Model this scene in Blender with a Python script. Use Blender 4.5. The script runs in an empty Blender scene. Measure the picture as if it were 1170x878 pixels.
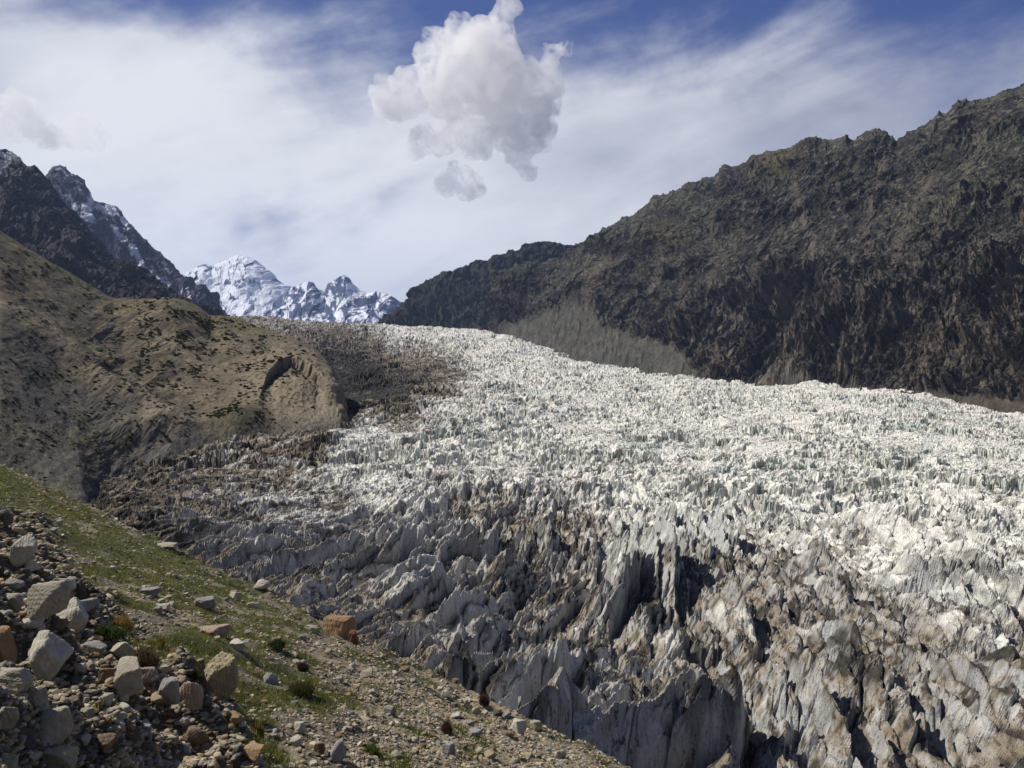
import bpy, math, time
import numpy as np
from mathutils import Vector
T0 = time.time()
sc = bpy.context.scene
COL = sc.collection
F, W0, H0 = 860.0, 1170.0, 878.0
PITCH = math.atan(39.0 / F)

# ------------------------------------------------------------------ camera
cam = bpy.data.objects.new('camera', bpy.data.cameras.new('camera'))
COL.objects.link(cam)
cam.data.sensor_width = 36
cam.data.lens = 36 * F / W0
cam.data.clip_start = 0.1
cam.data.clip_end = 60000
cam.location = (0, 0, 0)
cam.rotation_euler = (math.pi / 2 - PITCH, 0, 0)
sc.camera = cam

# ------------------------------------------------------------------ light
SUN_AZ = math.atan2(-0.97, 0.22)      # measured from +Y towards +X
SUN_EL = math.radians(50)
sun = bpy.data.objects.new('sun', bpy.data.lights.new('sun', 'SUN'))
COL.objects.link(sun)
sun.data.energy = 5.0
sun.data.angle = math.radians(0.53)
sun.data.color = (1.0, 0.94, 0.84)
sdir = Vector((math.sin(SUN_AZ) * math.cos(SUN_EL), math.cos(SUN_AZ) * math.cos(SUN_EL), math.sin(SUN_EL)))
sun.rotation_euler = sdir.to_track_quat('Z', 'Y').to_euler()

sc.view_settings.view_transform = 'Standard'
sc.view_settings.look = 'None'
sc.view_settings.exposure = 0.0
sc.view_settings.gamma = 1.0
sc.view_settings.use_curve_mapping = False
sc.cycles.volume_bounces = 48
sc.cycles.max_bounces = 48
sc.cycles.diffuse_bounces = 3
sc.cycles.use_denoising = True


# ------------------------------------------------------------------ node helper
class NT:
    def __init__(self, tree):
        self.t = tree
        self.t.nodes.clear()

    def n(self, typ, ins=None, **props):
        nd = self.t.nodes.new(typ)
        for k, v in props.items():
            setattr(nd, k, v)
        for k, v in (ins or {}).items():
            s = nd.inputs[k]
            if isinstance(v, bpy.types.NodeSocket):
                self.t.links.new(v, s)
            else:
                s.default_value = v
        return nd

    def m(self, op, a, b=0.0, c=0.0, clamp=False):
        nd = self.n('ShaderNodeMath', {0: a, 1: b, 2: c}, operation=op)
        nd.use_clamp = clamp
        return nd.outputs[0]

    def mix(self, f, a, b, blend='MIX'):
        nd = self.n('ShaderNodeMix', data_type='RGBA', blend_type=blend)
        for i, v in ((0, f), (6, a), (7, b)):
            s = nd.inputs[i]
            if isinstance(v, bpy.types.NodeSocket):
                self.t.links.new(v, s)
            else:
                s.default_value = v
        return nd.outputs[2]

    def noise(self, vec, scale, detail=4, rough=0.55, dist=0.0):
        nd = self.n('ShaderNodeTexNoise', {'Scale': scale, 'Detail': detail, 'Roughness': rough, 'Distortion': dist})
        if vec is not None:
            self.t.links.new(vec, nd.inputs['Vector'])
        return nd.outputs['Fac']

    def ramp(self, v, a, b, lo=0.0, hi=1.0):
        nd = self.n('ShaderNodeMapRange', {'Value': v, 'From Min': a, 'From Max': b, 'To Min': lo, 'To Max': hi},
                    interpolation_type='SMOOTHSTEP')
        return nd.outputs['Result']


# ------------------------------------------------------------------ sky
world = bpy.data.worlds.new('World')
sc.world = world
world.use_nodes = True
w = NT(world.node_tree)
sky = w.n('ShaderNodeTexSky', sky_type='NISHITA', sun_disc=False, sun_elevation=SUN_EL, sun_rotation=SUN_AZ,
          altitude=3000.0, air_density=1.0, dust_density=0.6, ozone_density=2.5)
geo = w.n('ShaderNodeTexCoord').outputs['Generated']
sep = w.n('ShaderNodeSeparateXYZ', {0: geo})
hx, hy, hz = sep.outputs
hor = w.m('SQRT', w.m('ADD', w.m('MULTIPLY', hx, hx), w.m('MULTIPLY', hy, hy)))
el = w.m('ARCTAN2', hz, hor)                     # elevation, radians
az = w.m('ARCTAN2', hx, hy)                      # azimuth from +Y
ev = w.m('MULTIPLY', el, 1.0)
vec = w.n('ShaderNodeCombineXYZ', {0: az, 1: w.m('MULTIPLY', ev, 1.5), 2: 0.3}).outputs[0]
vstreak = w.n('ShaderNodeCombineXYZ', {0: w.m('ADD', az, w.m('MULTIPLY', ev, 1.1)), 1: w.m('MULTIPLY', w.m('SUBTRACT', ev, w.m('MULTIPLY', az, 0.35)), 4.2), 2: 1.7}).outputs[0]
n1 = w.noise(vec, 2.6, 7, 0.58, 0.5)
n2 = w.noise(vstreak, 2.4, 6, 0.55, 0.3)
n3 = w.noise(vec, 9.0, 6, 0.6, 0.2)


def blob(a0, e0, sa, se):
    """soft elliptical patch of sky, centred at azimuth a0 and elevation e0"""
    da = w.m('DIVIDE', w.m('SUBTRACT', az, a0), sa)
    de = w.m('DIVIDE', w.m('SUBTRACT', ev, e0), se)
    r2 = w.m('ADD', w.m('MULTIPLY', da, da), w.m('MULTIPLY', de, de))
    return w.m('POWER', 2.718, w.m('MULTIPLY', r2, -1.0))


def addm(*a):
    r = a[0]
    for b in a[1:]:
        r = w.m('ADD', r, b)
    return r


aabs = w.m('ABSOLUTE', az)
front = w.ramp(aabs, 1.7, 0.95)                    # unseen sky behind the viewer, cleared and dimmed to deepen the shadows
low = w.m('MULTIPLY', w.ramp(ev, 0.45, 0.20), w.m('ADD', w.m('MULTIPLY', front, 0.85), 0.15))                       # cloud deck thickens downwards
veil = addm(w.m('MULTIPLY', low, 1.25),
            w.m('MULTIPLY', blob(-0.46, 0.30, 0.22, 0.13), 0.75),
            w.m('MULTIPLY', blob(0.36, 0.30, 0.35, 0.11), 0.32),
            w.m('MULTIPLY', blob(-0.60, 0.40, 0.06, 0.06), 0.25),
            w.m('MULTIPLY', w.m('SUBTRACT', n1, 0.5), 1.5),
            w.m('MULTIPLY', w.m('SUBTRACT', n2, 0.5), 1.5), w.m('MULTIPLY', w.m('SUBTRACT', n3, 0.5), 0.5), -0.25)
cov = w.ramp(veil, 0.0, 1.0)
tone = addm(w.m('MULTIPLY', blob(-0.36, 0.20, 0.30, 0.17), 0.30),
            w.m('MULTIPLY', blob(0.62, 0.27, 0.35, 0.2), -0.14),
            w.m('MULTIPLY', blob(-0.2, 0.12, 0.4, 0.09), 0.22),
            w.m('MULTIPLY', w.m('SUBTRACT', n1, 0.5), 0.35),
            w.m('MULTIPLY', w.m('SUBTRACT', n2, 0.5), 0.7),
            w.m('MULTIPLY', w.m('SUBTRACT', n3, 0.5), 0.30), 0.55)
ccol = w.mix(w.ramp(tone, 0.25, 0.95), (0.40, 0.42, 0.52, 1), (0.90, 0.91, 0.95, 1))
blue = w.mix(0.55, w.n('ShaderNodeVectorMath', {0: sky.outputs[0], 1: (0.085, 0.085, 0.085)}, operation='MULTIPLY').outputs[0], (0.022, 0.050, 0.29, 1))
blue = w.mix(front, (0.075, 0.10, 0.17, 1), blue)
skyc = w.mix(w.m('MULTIPLY', cov, 0.93), blue, ccol)
bg = w.n('ShaderNodeBackground', {'Color': skyc, 'Strength': 1.0})
out = w.n('ShaderNodeOutputWorld', {'Surface': bg.outputs[0]})


# ------------------------------------------------------------------ numeric noise
from concurrent.futures import ThreadPoolExecutor
POOL = ThreadPoolExecutor(4)
_rs = np.random.RandomState(7)
PERM = _rs.permutation(4096).astype(np.int32)
PERM = np.concatenate([PERM, PERM])
RND = _rs.rand(4096).astype(np.float32)
GX = np.cos(RND * 2 * math.pi).astype(np.float32); GY = np.sin(RND * 2 * math.pi).astype(np.float32)


def _idx(ix, iy, seed):
    return PERM[((ix + PERM[(iy + seed * 131) & 4095]) & 4095)]


def _h(ix, iy, seed):
    return RND[_idx(np.asarray(ix).astype(np.int32), np.asarray(iy).astype(np.int32), seed)]


def par(fn, x, y):
    """run a pointwise function on slabs of the arrays, four at a time"""
    x, y = np.broadcast_arrays(np.asarray(x, np.float32), np.asarray(y, np.float32))
    if x.size < 20000:
        return fn(x, y)
    n = max(4, x.shape[0] // 60)
    r = list(POOL.map(lambda k: fn(*k), zip(np.array_split(x, n), np.array_split(y, n))))
    if isinstance(r[0], tuple):
        return tuple(np.concatenate(q) for q in zip(*r))
    return np.concatenate(r)


def _perlin(x, y, seed):
    x0 = np.floor(x); y0 = np.floor(y)
    fx = x - x0; fy = y - y0
    ix = x0.astype(np.int32); iy = y0.astype(np.int32)
    u = fx * fx * fx * (fx * (fx * 6 - 15) + 10)
    v = fy * fy * fy * (fy * (fy * 6 - 15) + 10)

    def g(dx, dy):
        k = _idx(ix + dx, iy + dy, seed)
        return GX[k] * (fx - dx) + GY[k] * (fy - dy)
    a = g(0, 0); b = g(1, 0); c = g(0, 1); d = g(1, 1)
    a += (b - a) * u; c += (d - c) * u
    return 1.5 * (a + (c - a) * v)


def perlin(x, y, seed=0):
    return par(lambda a, b: _perlin(a, b, seed), x, y)


def fbm(x, y, oct=5, seed=0, gain=0.5, lac=2.03):
    def f_(x, y):
        s = np.zeros(x.shape, np.float32); a = 1.0; f = 1.0
        for o in range(oct):
            s += a * _perlin(x * f + np.float32(17.3 * o), y * f - np.float32(9.1 * o), seed + o)
            a *= gain; f *= lac
        return s
    return par(f_, x, y)


def ridged(x, y, oct=5, seed=0, gain=0.5, lac=2.07, sharp=1.0):
    def f_(x, y):
        s = np.zeros(x.shape, np.float32); a = 1.0; f = 1.0; wgt = 1.0
        for o in range(oct):
            n = (1 - np.minimum(1, np.abs(_perlin(x * f + np.float32(5.3 * o), y * f + np.float32(3.7 * o), seed + o)) * 1.6))
            n = n * n if sharp == 1.0 else n ** (1 + sharp)
            s += a * n * wgt
            wgt = np.clip(n * 1.5, 0.15, 1)
            a *= gain; f *= lac
        return s
    return par(f_, x, y)


def worley(x, y, seed=0, jit=0.95):
    """F1, F2, cell random, offset to the cell centre"""
    def f_(x, y):
        x0 = np.floor(x).astype(np.int32); y0 = np.floor(y).astype(np.int32)
        d1 = np.full(x.shape, 9.0, np.float32); d2 = d1.copy()
        r = np.zeros(x.shape, np.float32); ox = r.copy(); oy = r.copy()
        for i in (-1, 0, 1):
            for j in (-1, 0, 1):
                cx = x0 + i; cy = y0 + j
                px = cx + 0.5 + (_h(cx, cy, seed) - 0.5) * jit - x
                py = cy + 0.5 + (_h(cx, cy, seed + 7) - 0.5) * jit - y
                d = np.sqrt(px * px + py * py)
                m = d < d1
                d2 = np.where(m, d1, np.minimum(d2, d))
                d1 = np.where(m, d, d1)
                r = np.where(m, _h(cx, cy, seed + 13), r)
                ox = np.where(m, -px, ox); oy = np.where(m, -py, oy)
        return d1, d2, r, ox, oy
    return par(f_, x, y)


def ss(a, b, x):
    t = np.clip((x - a) / (b - a), 0, 1)
    return t * t * (3 - 2 * t)


def lerp(a, b, t):
    return a + (b - a) * t


def cmix(c0, c1, t):
    return c0 + (np.asarray(c1) - c0) * t[..., None]


def bump(x, y, cx, cy, sx, sy, rot=0.0):
    c, s = math.cos(rot), math.sin(rot)
    dx = (x - cx) * c + (y - cy) * s; dy = -(x - cx) * s + (y - cy) * c
    return np.exp(-(dx / sx) ** 2 - (dy / sy) ** 2)


# ------------------------------------------------------------------ picture bearings <-> world
CP, SP = math.cos(PITCH), math.sin(PITCH)


def P(px, py, Y):
    cx = (np.asarray(px, float) - W0 / 2) / F; cy = -(np.asarray(py, float) - H0 / 2) / F
    dy = CP + cy * SP; dz = -SP + cy * CP
    Y = np.asarray(Y, float)
    return np.stack(np.broadcast_arrays(cx / dy * Y, Y, dz / dy * Y), -1)


def proj(p):
    d = p[..., 1] * CP - p[..., 2] * SP
    u = p[..., 1] * SP + p[..., 2] * CP
    return W0 / 2 + F * p[..., 0] / d, H0 / 2 - F * u / d


def tps(pts, vals, reg=1e-3):
    pts = np.asarray(pts, float); n = len(pts)

    def k(r2):
        return np.where(r2 > 0, 0.5 * r2 * np.log(r2 + 1e-12), 0)
    d2 = ((pts[:, None] - pts[None]) ** 2).sum(-1)
    A = np.zeros((n + 3, n + 3)); A[:n, :n] = k(d2) + reg * np.eye(n)
    A[:n, n] = 1; A[:n, n + 1:] = pts; A[n, :n] = 1; A[n + 1:, :n] = pts.T
    c = np.linalg.solve(A, np.r_[np.asarray(vals, float), 0, 0, 0])

    def f_(x, y):
        x = x.astype(np.float64); y = y.astype(np.float64)
        s = c[n] + c[n + 1] * x + c[n + 2] * y
        for i in range(n):
            r2 = (x - pts[i, 0]) ** 2 + (y - pts[i, 1]) ** 2
            s += (c[i] * .5) * r2 * np.log(r2 + 1e-12)
        return s

    def f(x, y):
        return par(f_, x, y)
    return f


# ------------------------------------------------------------------ mesh helpers
def grid_mesh(name, V, col=None, extra=None, mat=None, smooth=True, kind='structure'):
    n, m = V.shape[:2]
    me = bpy.data.meshes.new(name)
    me.vertices.add(n * m)
    me.vertices.foreach_set('co', V.reshape(-1).astype(np.float32))
    idx = np.arange(n * m).reshape(n, m)
    q = np.stack([idx[:-1, :-1], idx[:-1, 1:], idx[1:, 1:], idx[1:, :-1]], -1).reshape(-1, 4)
    # wind so that the faces look towards the sky or the viewer
    c = V[n // 2, m // 2]; a = V[n // 2, m // 2 + 1] - c; b = V[n // 2 + 1, m // 2] - c
    nn = np.cross(a, b)
    if nn[2] < 0:
        q = q[:, ::-1]
    me.loops.add(q.size); me.loops.foreach_set('vertex_index', q.reshape(-1).astype(np.int32))
    me.polygons.add(len(q))
    me.polygons.foreach_set('loop_start', np.arange(0, q.size, 4, dtype=np.int32))
    me.update(calc_edges=True)
    me.polygons.foreach_set('use_smooth', np.full(len(q), smooth))
    if col is not None:
        at = me.color_attributes.new('Col', 'FLOAT_COLOR', 'POINT')
        c4 = np.ones((n * m, 4), np.float32); c4[:, :3] = np.clip(col.reshape(-1, 3), 0.0, 1)
        at.data.foreach_set('color', c4.reshape(-1))
    for k, v in (extra or {}).items():
        at = me.attributes.new(k, 'FLOAT', 'POINT')
        at.data.foreach_set('value', v.reshape(-1).astype(np.float32))
    o = bpy.data.objects.new(name, me)
    COL.objects.link(o)
    if mat:
        me.materials.append(mat)
    if kind:
        o['kind'] = kind
    return o


def soup_mesh(name, V, Fc, col=None, mat=None, smooth=False):
    """V (n,3), Fc (k, 3 or 4)"""
    me = bpy.data.meshes.new(name)
    me.vertices.add(len(V)); me.vertices.foreach_set('co', V.reshape(-1).astype(np.float32))
    k = Fc.shape[1]
    me.loops.add(Fc.size); me.loops.foreach_set('vertex_index', Fc.reshape(-1).astype(np.int32))
    me.polygons.add(len(Fc)); me.polygons.foreach_set('loop_start', np.arange(0, Fc.size, k, dtype=np.int32))
    me.update(calc_edges=True)
    me.polygons.foreach_set('use_smooth', np.full(len(Fc), smooth))
    if col is not None:
        at = me.color_attributes.new('Col', 'FLOAT_COLOR', 'POINT')
        c4 = np.ones((len(V), 4), np.float32); c4[:, :3] = np.clip(col, 0, 1)
        at.data.foreach_set('color', c4.reshape(-1))
    if mat:
        me.materials.append(mat)
    return me


def normals(V):
    du = np.gradient(V, axis=1); dv = np.gradient(V, axis=0)
    n = np.cross(du, dv)
    n /= np.linalg.norm(n, axis=-1, keepdims=True) + 1e-9
    s = np.sign(n[..., 2].mean())
    return n * (s if s != 0 else 1)


def loft(rows, px0, px1, ncol, nrow):
    """rows: polylines of (px, py, distance), bottom to top, joined by a smooth sheet"""
    xs = np.linspace(px0, px1, ncol)
    R = []
    for r in rows:
        r = np.array(r, float)
        R.append(P(xs, np.interp(xs, r[:, 0], r[:, 1]), np.exp(np.interp(xs, r[:, 0], np.log(r[:, 2])))))
    R = np.array(R); k = len(R)
    if isinstance(nrow, int):
        nrow = [nrow // (k - 1)] * (k - 1)
    outp = []; ts = []
    for i in range(k - 1):
        p0 = R[max(i - 1, 0)]; p1 = R[i]; p2 = R[i + 1]; p3 = R[min(i + 2, k - 1)]
        for t in np.linspace(0, 1, nrow[i], endpoint=(i == k - 2)):
            cr = 0.5 * ((2 * p1) + (p2 - p0) * t + (2 * p0 - 5 * p1 + 4 * p2 - p3) * t * t + (3 * p1 - p0 - 3 * p2 + p3) * t ** 3)
            ln = p1 + (p2 - p1) * t
            outp.append(0.5 * cr + 0.5 * ln); ts.append(i + t)
    V = np.array(outp)
    S, T = np.meshgrid(xs, ts)
    return V, S, T


def arcs(V):
    """distances along the sheet, across and up it"""
    r = V[V.shape[0] // 2]
    sx = np.concatenate([[0], np.cumsum(np.linalg.norm(np.diff(r, axis=0), axis=1))])
    dt = np.linalg.norm(np.diff(V, axis=0), axis=2)
    tt = np.concatenate([np.zeros((1, V.shape[1])), np.cumsum(dt, axis=0)])
    return np.broadcast_to(sx, tt.shape), tt


def facets(a, b, seed):
    """planar broken faces: every cell gets its own tilt"""
    w1 = .35 * fbm(a * .8, b * .8, 3, seed + 1); w2 = .35 * fbm(a * .8 + 9, b * .8, 3, seed + 2)
    d1, d2, r, ox, oy = worley(a + w1, b + w2, seed)
    r2 = (r * 37.7) % 1.0
    return 2.2 * (ox * (r - .5) * 1.6 + oy * (r2 - .5)) + 1.0 * (r2 - .5) - .35 * (1 - ss(0, .12, d2 - d1))


def ground_mat(name, scale=1.0, bumpd=0.3, rough=0.95, var=0.35, dist=0.05, spec=0.2, extra=None):
    m = bpy.data.materials.new(name); m.use_nodes = True
    t = NT(m.node_tree)
    co = t.n('ShaderNodeNewGeometry').outputs['Position']
    c = t.n('ShaderNodeAttribute', attribute_name='Col').outputs['Color']
    a = t.noise(co, scale, 6, 0.65)
    b = t.noise(co, scale * 5.3, 5, 0.7)
    f = t.m('ADD', t.m('MULTIPLY', t.m('SUBTRACT', a, 0.5), 1.6 * var), t.m('MULTIPLY', t.m('SUBTRACT', b, 0.5), 2.2 * var))
    f = t.m('MAXIMUM', t.m('ADD', f, 1.0), 0.25)
    col = t.n('ShaderNodeVectorMath', {0: c, 3: f}, operation='SCALE').outputs[0]
    hgt = t.m('ADD', a, t.m('MULTIPLY', b, 0.45))
    bp = t.n('ShaderNodeBump', {'Strength': bumpd, 'Distance': dist, 'Height': hgt})
    bs = t.n('ShaderNodeBsdfPrincipled', {'Base Color': col, 'Roughness': rough, 'Normal': bp.outputs[0], 'Specular IOR Level': spec})
    t.n('ShaderNodeOutputMaterial', {'Surface': bs.outputs[0]})
    return m


# ------------------------------------------------------------------ glacier
def build_glacier():
    ctl = [(150, 590, 130), (250, 640, 100), (330, 680, 85), (430, 710, 80), (560, 780, 68), (700, 878, 55),
           (900, 878, 57), (1170, 878, 60), (1170, 760, 82), (1000, 700, 98), (700, 700, 95), (500, 640, 118),
           (300, 560, 180), (250, 505, 290), (400, 490, 330), (700, 600, 150), (1000, 600, 160), (1170, 600, 165),
           (600, 520, 280), (900, 530, 270), (1170, 530, 290), (600, 460, 500), (900, 480, 500), (1170, 490, 560),
           (1170, 472, 720), (1000, 447, 900), (850, 440, 1000), (700, 420, 1250), (640, 405, 1450), (560, 381, 1750),
           (440, 373, 1900), (285, 363, 1700), (450, 420, 900), (550, 430, 800), (400, 400, 1250), (350, 380, 1450),
           (390, 440, 700), (1400, 560, 280), (1400, 878, 62), (500, 385, 1600)]
    pts = []; z = []
    for px, py, Y in ctl:
        pts.append((px / 300, math.log(Y))); z.append(P(px, py, Y)[2])
    for px, Y, zz in [(0, 300, -50), (-200, 200, -50), (-200, 900, -60), (150, 600, -50), (1170, 1300, -70), (900, 1500, -60), (1400, 1000, -80),
                      (700, 2000, -20), (440, 2500, 62), (250, 2500, 70), (560, 2500, 45), (600, 42, -31), (100, 60, -36), (1200, 42, -33), (-200, 80, -38)]:
        pts.append((px / 300, math.log(Y))); z.append(zz)
    f = tps(pts, z)
    nc, nr = 1650, 1500
    xs = np.linspace(-60, 1330, nc)
    # rows denser where the surface is looked at steeply
    ly = np.linspace(math.log(44), math.log(2300), nr)
    X, L = np.meshgrid(xs, ly)
    Y = np.exp(L)
    x = (X - W0 / 2) / F * Y
    zb = f(X / 300, L)
    base = np.stack([x, Y, zb], -1)
    px, py = proj(base)
    # ---- how dirty the ice is, by place
    dc = [(150, 590, .95), (250, 520, .6), (300, 600, .42), (400, 560, .3), (450, 640, .45), (420, 490, .2), (560, 460, .0),
          (600, 525, .12), (640, 600, .55), (700, 560, .15), (800, 605, .3), (900, 560, .04), (1170, 520, .05), (1000, 620, .2),
          (900, 680, .62), (1100, 650, .3), (1170, 720, .4), (600, 700, .6), (700, 790, .55), (900, 800, .65), (1100, 800, .7),
          (1170, 878, .8), (450, 700, .55), (455, 400, .42), (420, 440, 1.3), (400, 415, 1.25), (440, 455, 1.15), (430, 405, .9), (465, 425, 1.0), (500, 448, .85), (470, 465, .9), (400, 452, 1.35), (375, 395, 1.05), (490, 430, .85), (515, 445, .6), (400, 470, 1.05), (350, 395, .75), (300, 368, .6),
          (535, 420, .3), (560, 390, .0), (640, 420, .0), (1000, 480, .0), (240, 650, .9), (340, 690, .9), (180, 520, .85), (130, 560, 1.0),
          (700, 640, .45), (780, 700, .6), (440, 378, .3), (380, 370, .5), (570, 420, .05), (560, 560, .4), (480, 460, .3), (850, 640, .5)]
    dc = np.array(dc)
    fd = tps(dc[:, :2] / 300, dc[:, 2], 2e-3)
    D = np.clip(1.0 * fd(np.clip(px, 0, 1250) / 300, np.clip(py, 362, 900) / 300), 0, 1.35)
    # ---- displaced ice
    near = 1 - ss(130, 230, Y + 25 * fbm(x / 60, Y / 60, 2, 9))
    wx = 5.0 * fbm(x / 30, Y / 30, 3, 11); wy = 5.0 * fbm(x / 30, Y / 30, 3, 23)
    yq = 150 * np.tanh(Y / 150)
    ph = .115 * x + .011 * np.clip(x, -60, 70) * yq - .515 * yq + .10 * (x - np.clip(x, -60, 70)) * 6 + wx * 0.55
    al = Y + .45 * x + wy * .8

    def fins(lam, seed, a=0.72, wig=0.5, ln=3.2, crk=2.2):
        u = ph / lam + wig * fbm(ph / (lam * 3), al / (lam * ln), 2, seed) + .05 * fbm(ph / 2.0, al / 5, 2, seed + 1)
        k = np.floor(u); fr = u - k
        cut = fbm(al / (lam * ln) + k * 7.31, x / (lam * 6) + k * 3.7, 2, seed + 5)
        amp = np.clip(0.40 + 0.60 * _h(k, k * 0, seed + 3) + 0.8 * cut, 0.03, 1.35)
        aa = np.clip(a + .14 * perlin(al / (lam * 3), k * 1.7, seed + 9), .5, .92)
        tri = np.where(fr < aa, (fr / aa) ** 1.25, ((1 - fr) / (1 - aa)) ** .8)
        # a narrow crevasse follows the foot of each steep face
        dm = np.minimum(fr, 1 - fr) * lam
        deep = ss(-.25, .35, perlin(al / (lam * 1.8) + k * 3.1, k * 2.3, seed + 11))
        return amp * tri - crk / 6 * np.exp(-(dm / (.05 * lam + .12)) ** 2) * deep, fr, aa
    f1, fr1, a1 = fins(9.5, 41, .78, .45, 3.6, 2.6)
    f2, fr2, _ = fins(4.0, 51, 0.74, .5, 5.0, 3.0)
    f3, fr3, _ = fins(1.7, 61, 0.66, .5, 6.0, 2.5)
    qx = (x + wx); qy = (Y + wy)
    # seracs: tilted blocks parted by crevasses, in three sizes
    wob = .35 * fbm(x / 5, Y / 5, 3, 5)
    b1, b12, r1, ox1, oy1 = worley(qx / 19 + wob, qy / 14 - wob, 71)
    c1, c12, r2, ox2, oy2 = worley(qx / 8.0 + wob, qy / 6.2 + wob, 81)
    e1, e12, r3, ox3, oy3 = worley(qx / 2.4 + wob, qy / 1.9, 91)
    rdg = ridged(qx / 17, qy / 12, 6, 101, 0.58)
    rdg2 = ridged(qx / 4.6, qy / 3.8, 4, 131, 0.58)
    big = ss(-.45, .55, fbm(x / 42, Y / 70, 4, 135))
    blocks = (3.0 * (r1 - .5) + 7.0 * (ox1 * (r1 - .3) + oy1 * (.7 - r1)) + 2.2 * (r2 - .5) + 4.2 * (ox2 * (r2 - .4) + oy2 * (r2 - .6))
              + .35 * (r3 - .5) + .5 * ox3 * (r3 - .3))
    gaps = -4.6 * (1 - ss(0.0, 0.09, b12 - b1)) - 2.4 * (1 - ss(0.0, 0.12, c12 - c1)) * ss(.2, .6, r1 + .2) - .35 * (1 - ss(0, .2, e12 - e1))
    # long transverse crevasses, bowed by the flow
    tv_ = np.abs(perlin((x * .25 + wx) / 20, (Y + .0012 * x * x + 2 * wy) / 13, 143))
    gaps = gaps - 3.2 * (1 - ss(0, .07, tv_)) * ss(-.2, .3, perlin(x / 45, Y / 45, 145))
    farr = (.28 + 1.25 * big) * (blocks * 0.95 + gaps * .8 + 1.5 * (rdg - 0.95) + .3 * (rdg2 - .8))
    cap = 2.3 + 1.3 * fbm(x / 9, Y / 9, 2, 137)
    farr = cap - np.log1p(np.exp(np.clip((cap - farr) * 1.6, -20, 20))) / 1.6
    # torn, elongated slabs of the marginal ice
    d1_, d12_, r4, ox4, oy4 = worley(ph / 5.5 + .3 * wob, al / 19 + wob, 77)
    strata = ridged(ph / 1.6, al / 11, 4, 139, .6)
    amod = lerp(.5, 1, ss(-50, 0, x)) * (.42 + .8 * ss(-.45, .45, fbm(x / 26, Y / 38, 3, 141) + .25 * ss(150, 80, Y) * ss(-20, 20, x)))
    nearr = amod * (4.5 * f1 + 2.5 * f2 + .7 * f3 + 1.6 * (r4 - .5) + 1.6 * ox4 * (r4 - .3) + .12 * blocks + .25 * (rdg - .9)) \
        + .38 * (strata - .8) - 1.0 * (1 - ss(0, .1, d12_ - d1_)) + gaps * .22 - 2.6
    h = lerp(farr, nearr, near)
    # open crevasses torn across the fins
    cr = np.abs(perlin(qx / 22 + .3 * perlin(x / 5, Y / 5, 7), qy / 12, 151))
    h -= near * 2.4 * (1 - ss(0.0, 0.08, cr)) * ss(-.1, .3, perlin(x / 20, Y / 20, 153))
    # long swells of the icefall
    h += (2.6 * fbm(x / 70, Y / 45, 3, 161) + 5.5 * fbm((x + .2 * Y) / 120, Y / 75, 3, 163) * ss(150, 450, Y)) * ss(60, 200, Y)
    band = fbm((x + .12 * Y) / 17, Y / 190, 4, 165, .6)
    rough_far = lerp(1.0, 1.35, ss(400, 1500, Y))
    # low rubble on the debris-covered margin
    rub = ss(.72, 1.0, D)
    h = lerp(h, 0.38 * h + .6 * fbm(x / 2.2, Y / 2.2, 4, 171) + .7 * (r3 - .5), rub * (1 - .25 * near) * (1 - .75 * ss(280, 450, Y)))
    h = h * np.where(Y > 400, rough_far, 1.0)
    fine = .14 * ridged(ph / .8, al / 2.4, 3, 181) * near + lerp(.22, .12, near) * fbm(x / 1.3, Y / 1.1, 4, 191, .6)
    V = base.copy(); V[..., 2] += h + fine
    # lateral shear makes overhanging, undercut flanks
    V[..., 0] += (.30 * fbm(al / 6, V[..., 2] / 4, 2, 201) + .16 * h * near) * ss(40, 60, Y)
    # ---- colour of the stuff itself
    N = normals(V); up = N[..., 2]
    crack = np.maximum(1 - ss(0, .09, c12 - c1), (1 - ss(0, .05, tv_)))
    nz = fbm(x / 11, Y / 14, 5, 211, .6); nz2 = fbm(ph / 1.3, (x * .4 + Y) / 16, 4, 221, .6); nz3 = fbm(x / 2.3, Y / 2.9, 4, 231, .65)
    Dn = D + .20 * band * ss(120, 300, Y) + .26 * nz + .16 * nz2 + .22 * nz3
    flat = ss(.35, .85, up)
    hollow_shade = ss(0.6, -2.6, h)                         # hollows coloured darker to deepen their shade, with some washed-in debris
    grime_shade = ss(.25, .75, .8 * nz3 + .5 * nz + .35 * fbm(x / 60, Y / 50, 3, 233)) * (1 - .5 * ss(500, 1200, Y))
    grime_shade = np.maximum(grime_shade, .9 * crack * ss(-.5, .2, nz3 + nz))  # crevasse lines darkened as well, their shade put into the colour
    dirt_shade = np.clip(ss(.20, .78, Dn + .16 * (flat - .5) + .30 * hollow_shade * ss(.15, .5, D)), 0, 1)  # real dirt plus the painted shade of the hollows
    film = np.clip(ss(.05, .65, D + .22 * nz3 + .2 * nz), 0, 1)
    ice = np.array([.80, .775, .71])
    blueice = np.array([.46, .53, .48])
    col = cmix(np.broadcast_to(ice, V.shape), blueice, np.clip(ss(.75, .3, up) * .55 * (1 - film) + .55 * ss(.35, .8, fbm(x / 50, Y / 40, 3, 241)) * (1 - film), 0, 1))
    col = cmix(col, [.22, .20, .165], grime_shade * .75)
    col = cmix(col, cmix(np.broadcast_to(np.array([.54, .535, .52]), V.shape), [.42, .405, .375], ss(-.3, .4, nz)), film * .85)
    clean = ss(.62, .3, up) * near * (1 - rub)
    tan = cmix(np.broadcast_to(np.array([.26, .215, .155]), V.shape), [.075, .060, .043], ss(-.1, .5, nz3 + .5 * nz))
    col = cmix(col, tan, dirt_shade * (1 - .78 * clean))
    col = cmix(col, cmix(np.broadcast_to(np.array([.48, .49, .50]), V.shape), [.30, .295, .285], ss(-.3, .5, nz2)), clean * .85)
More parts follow.
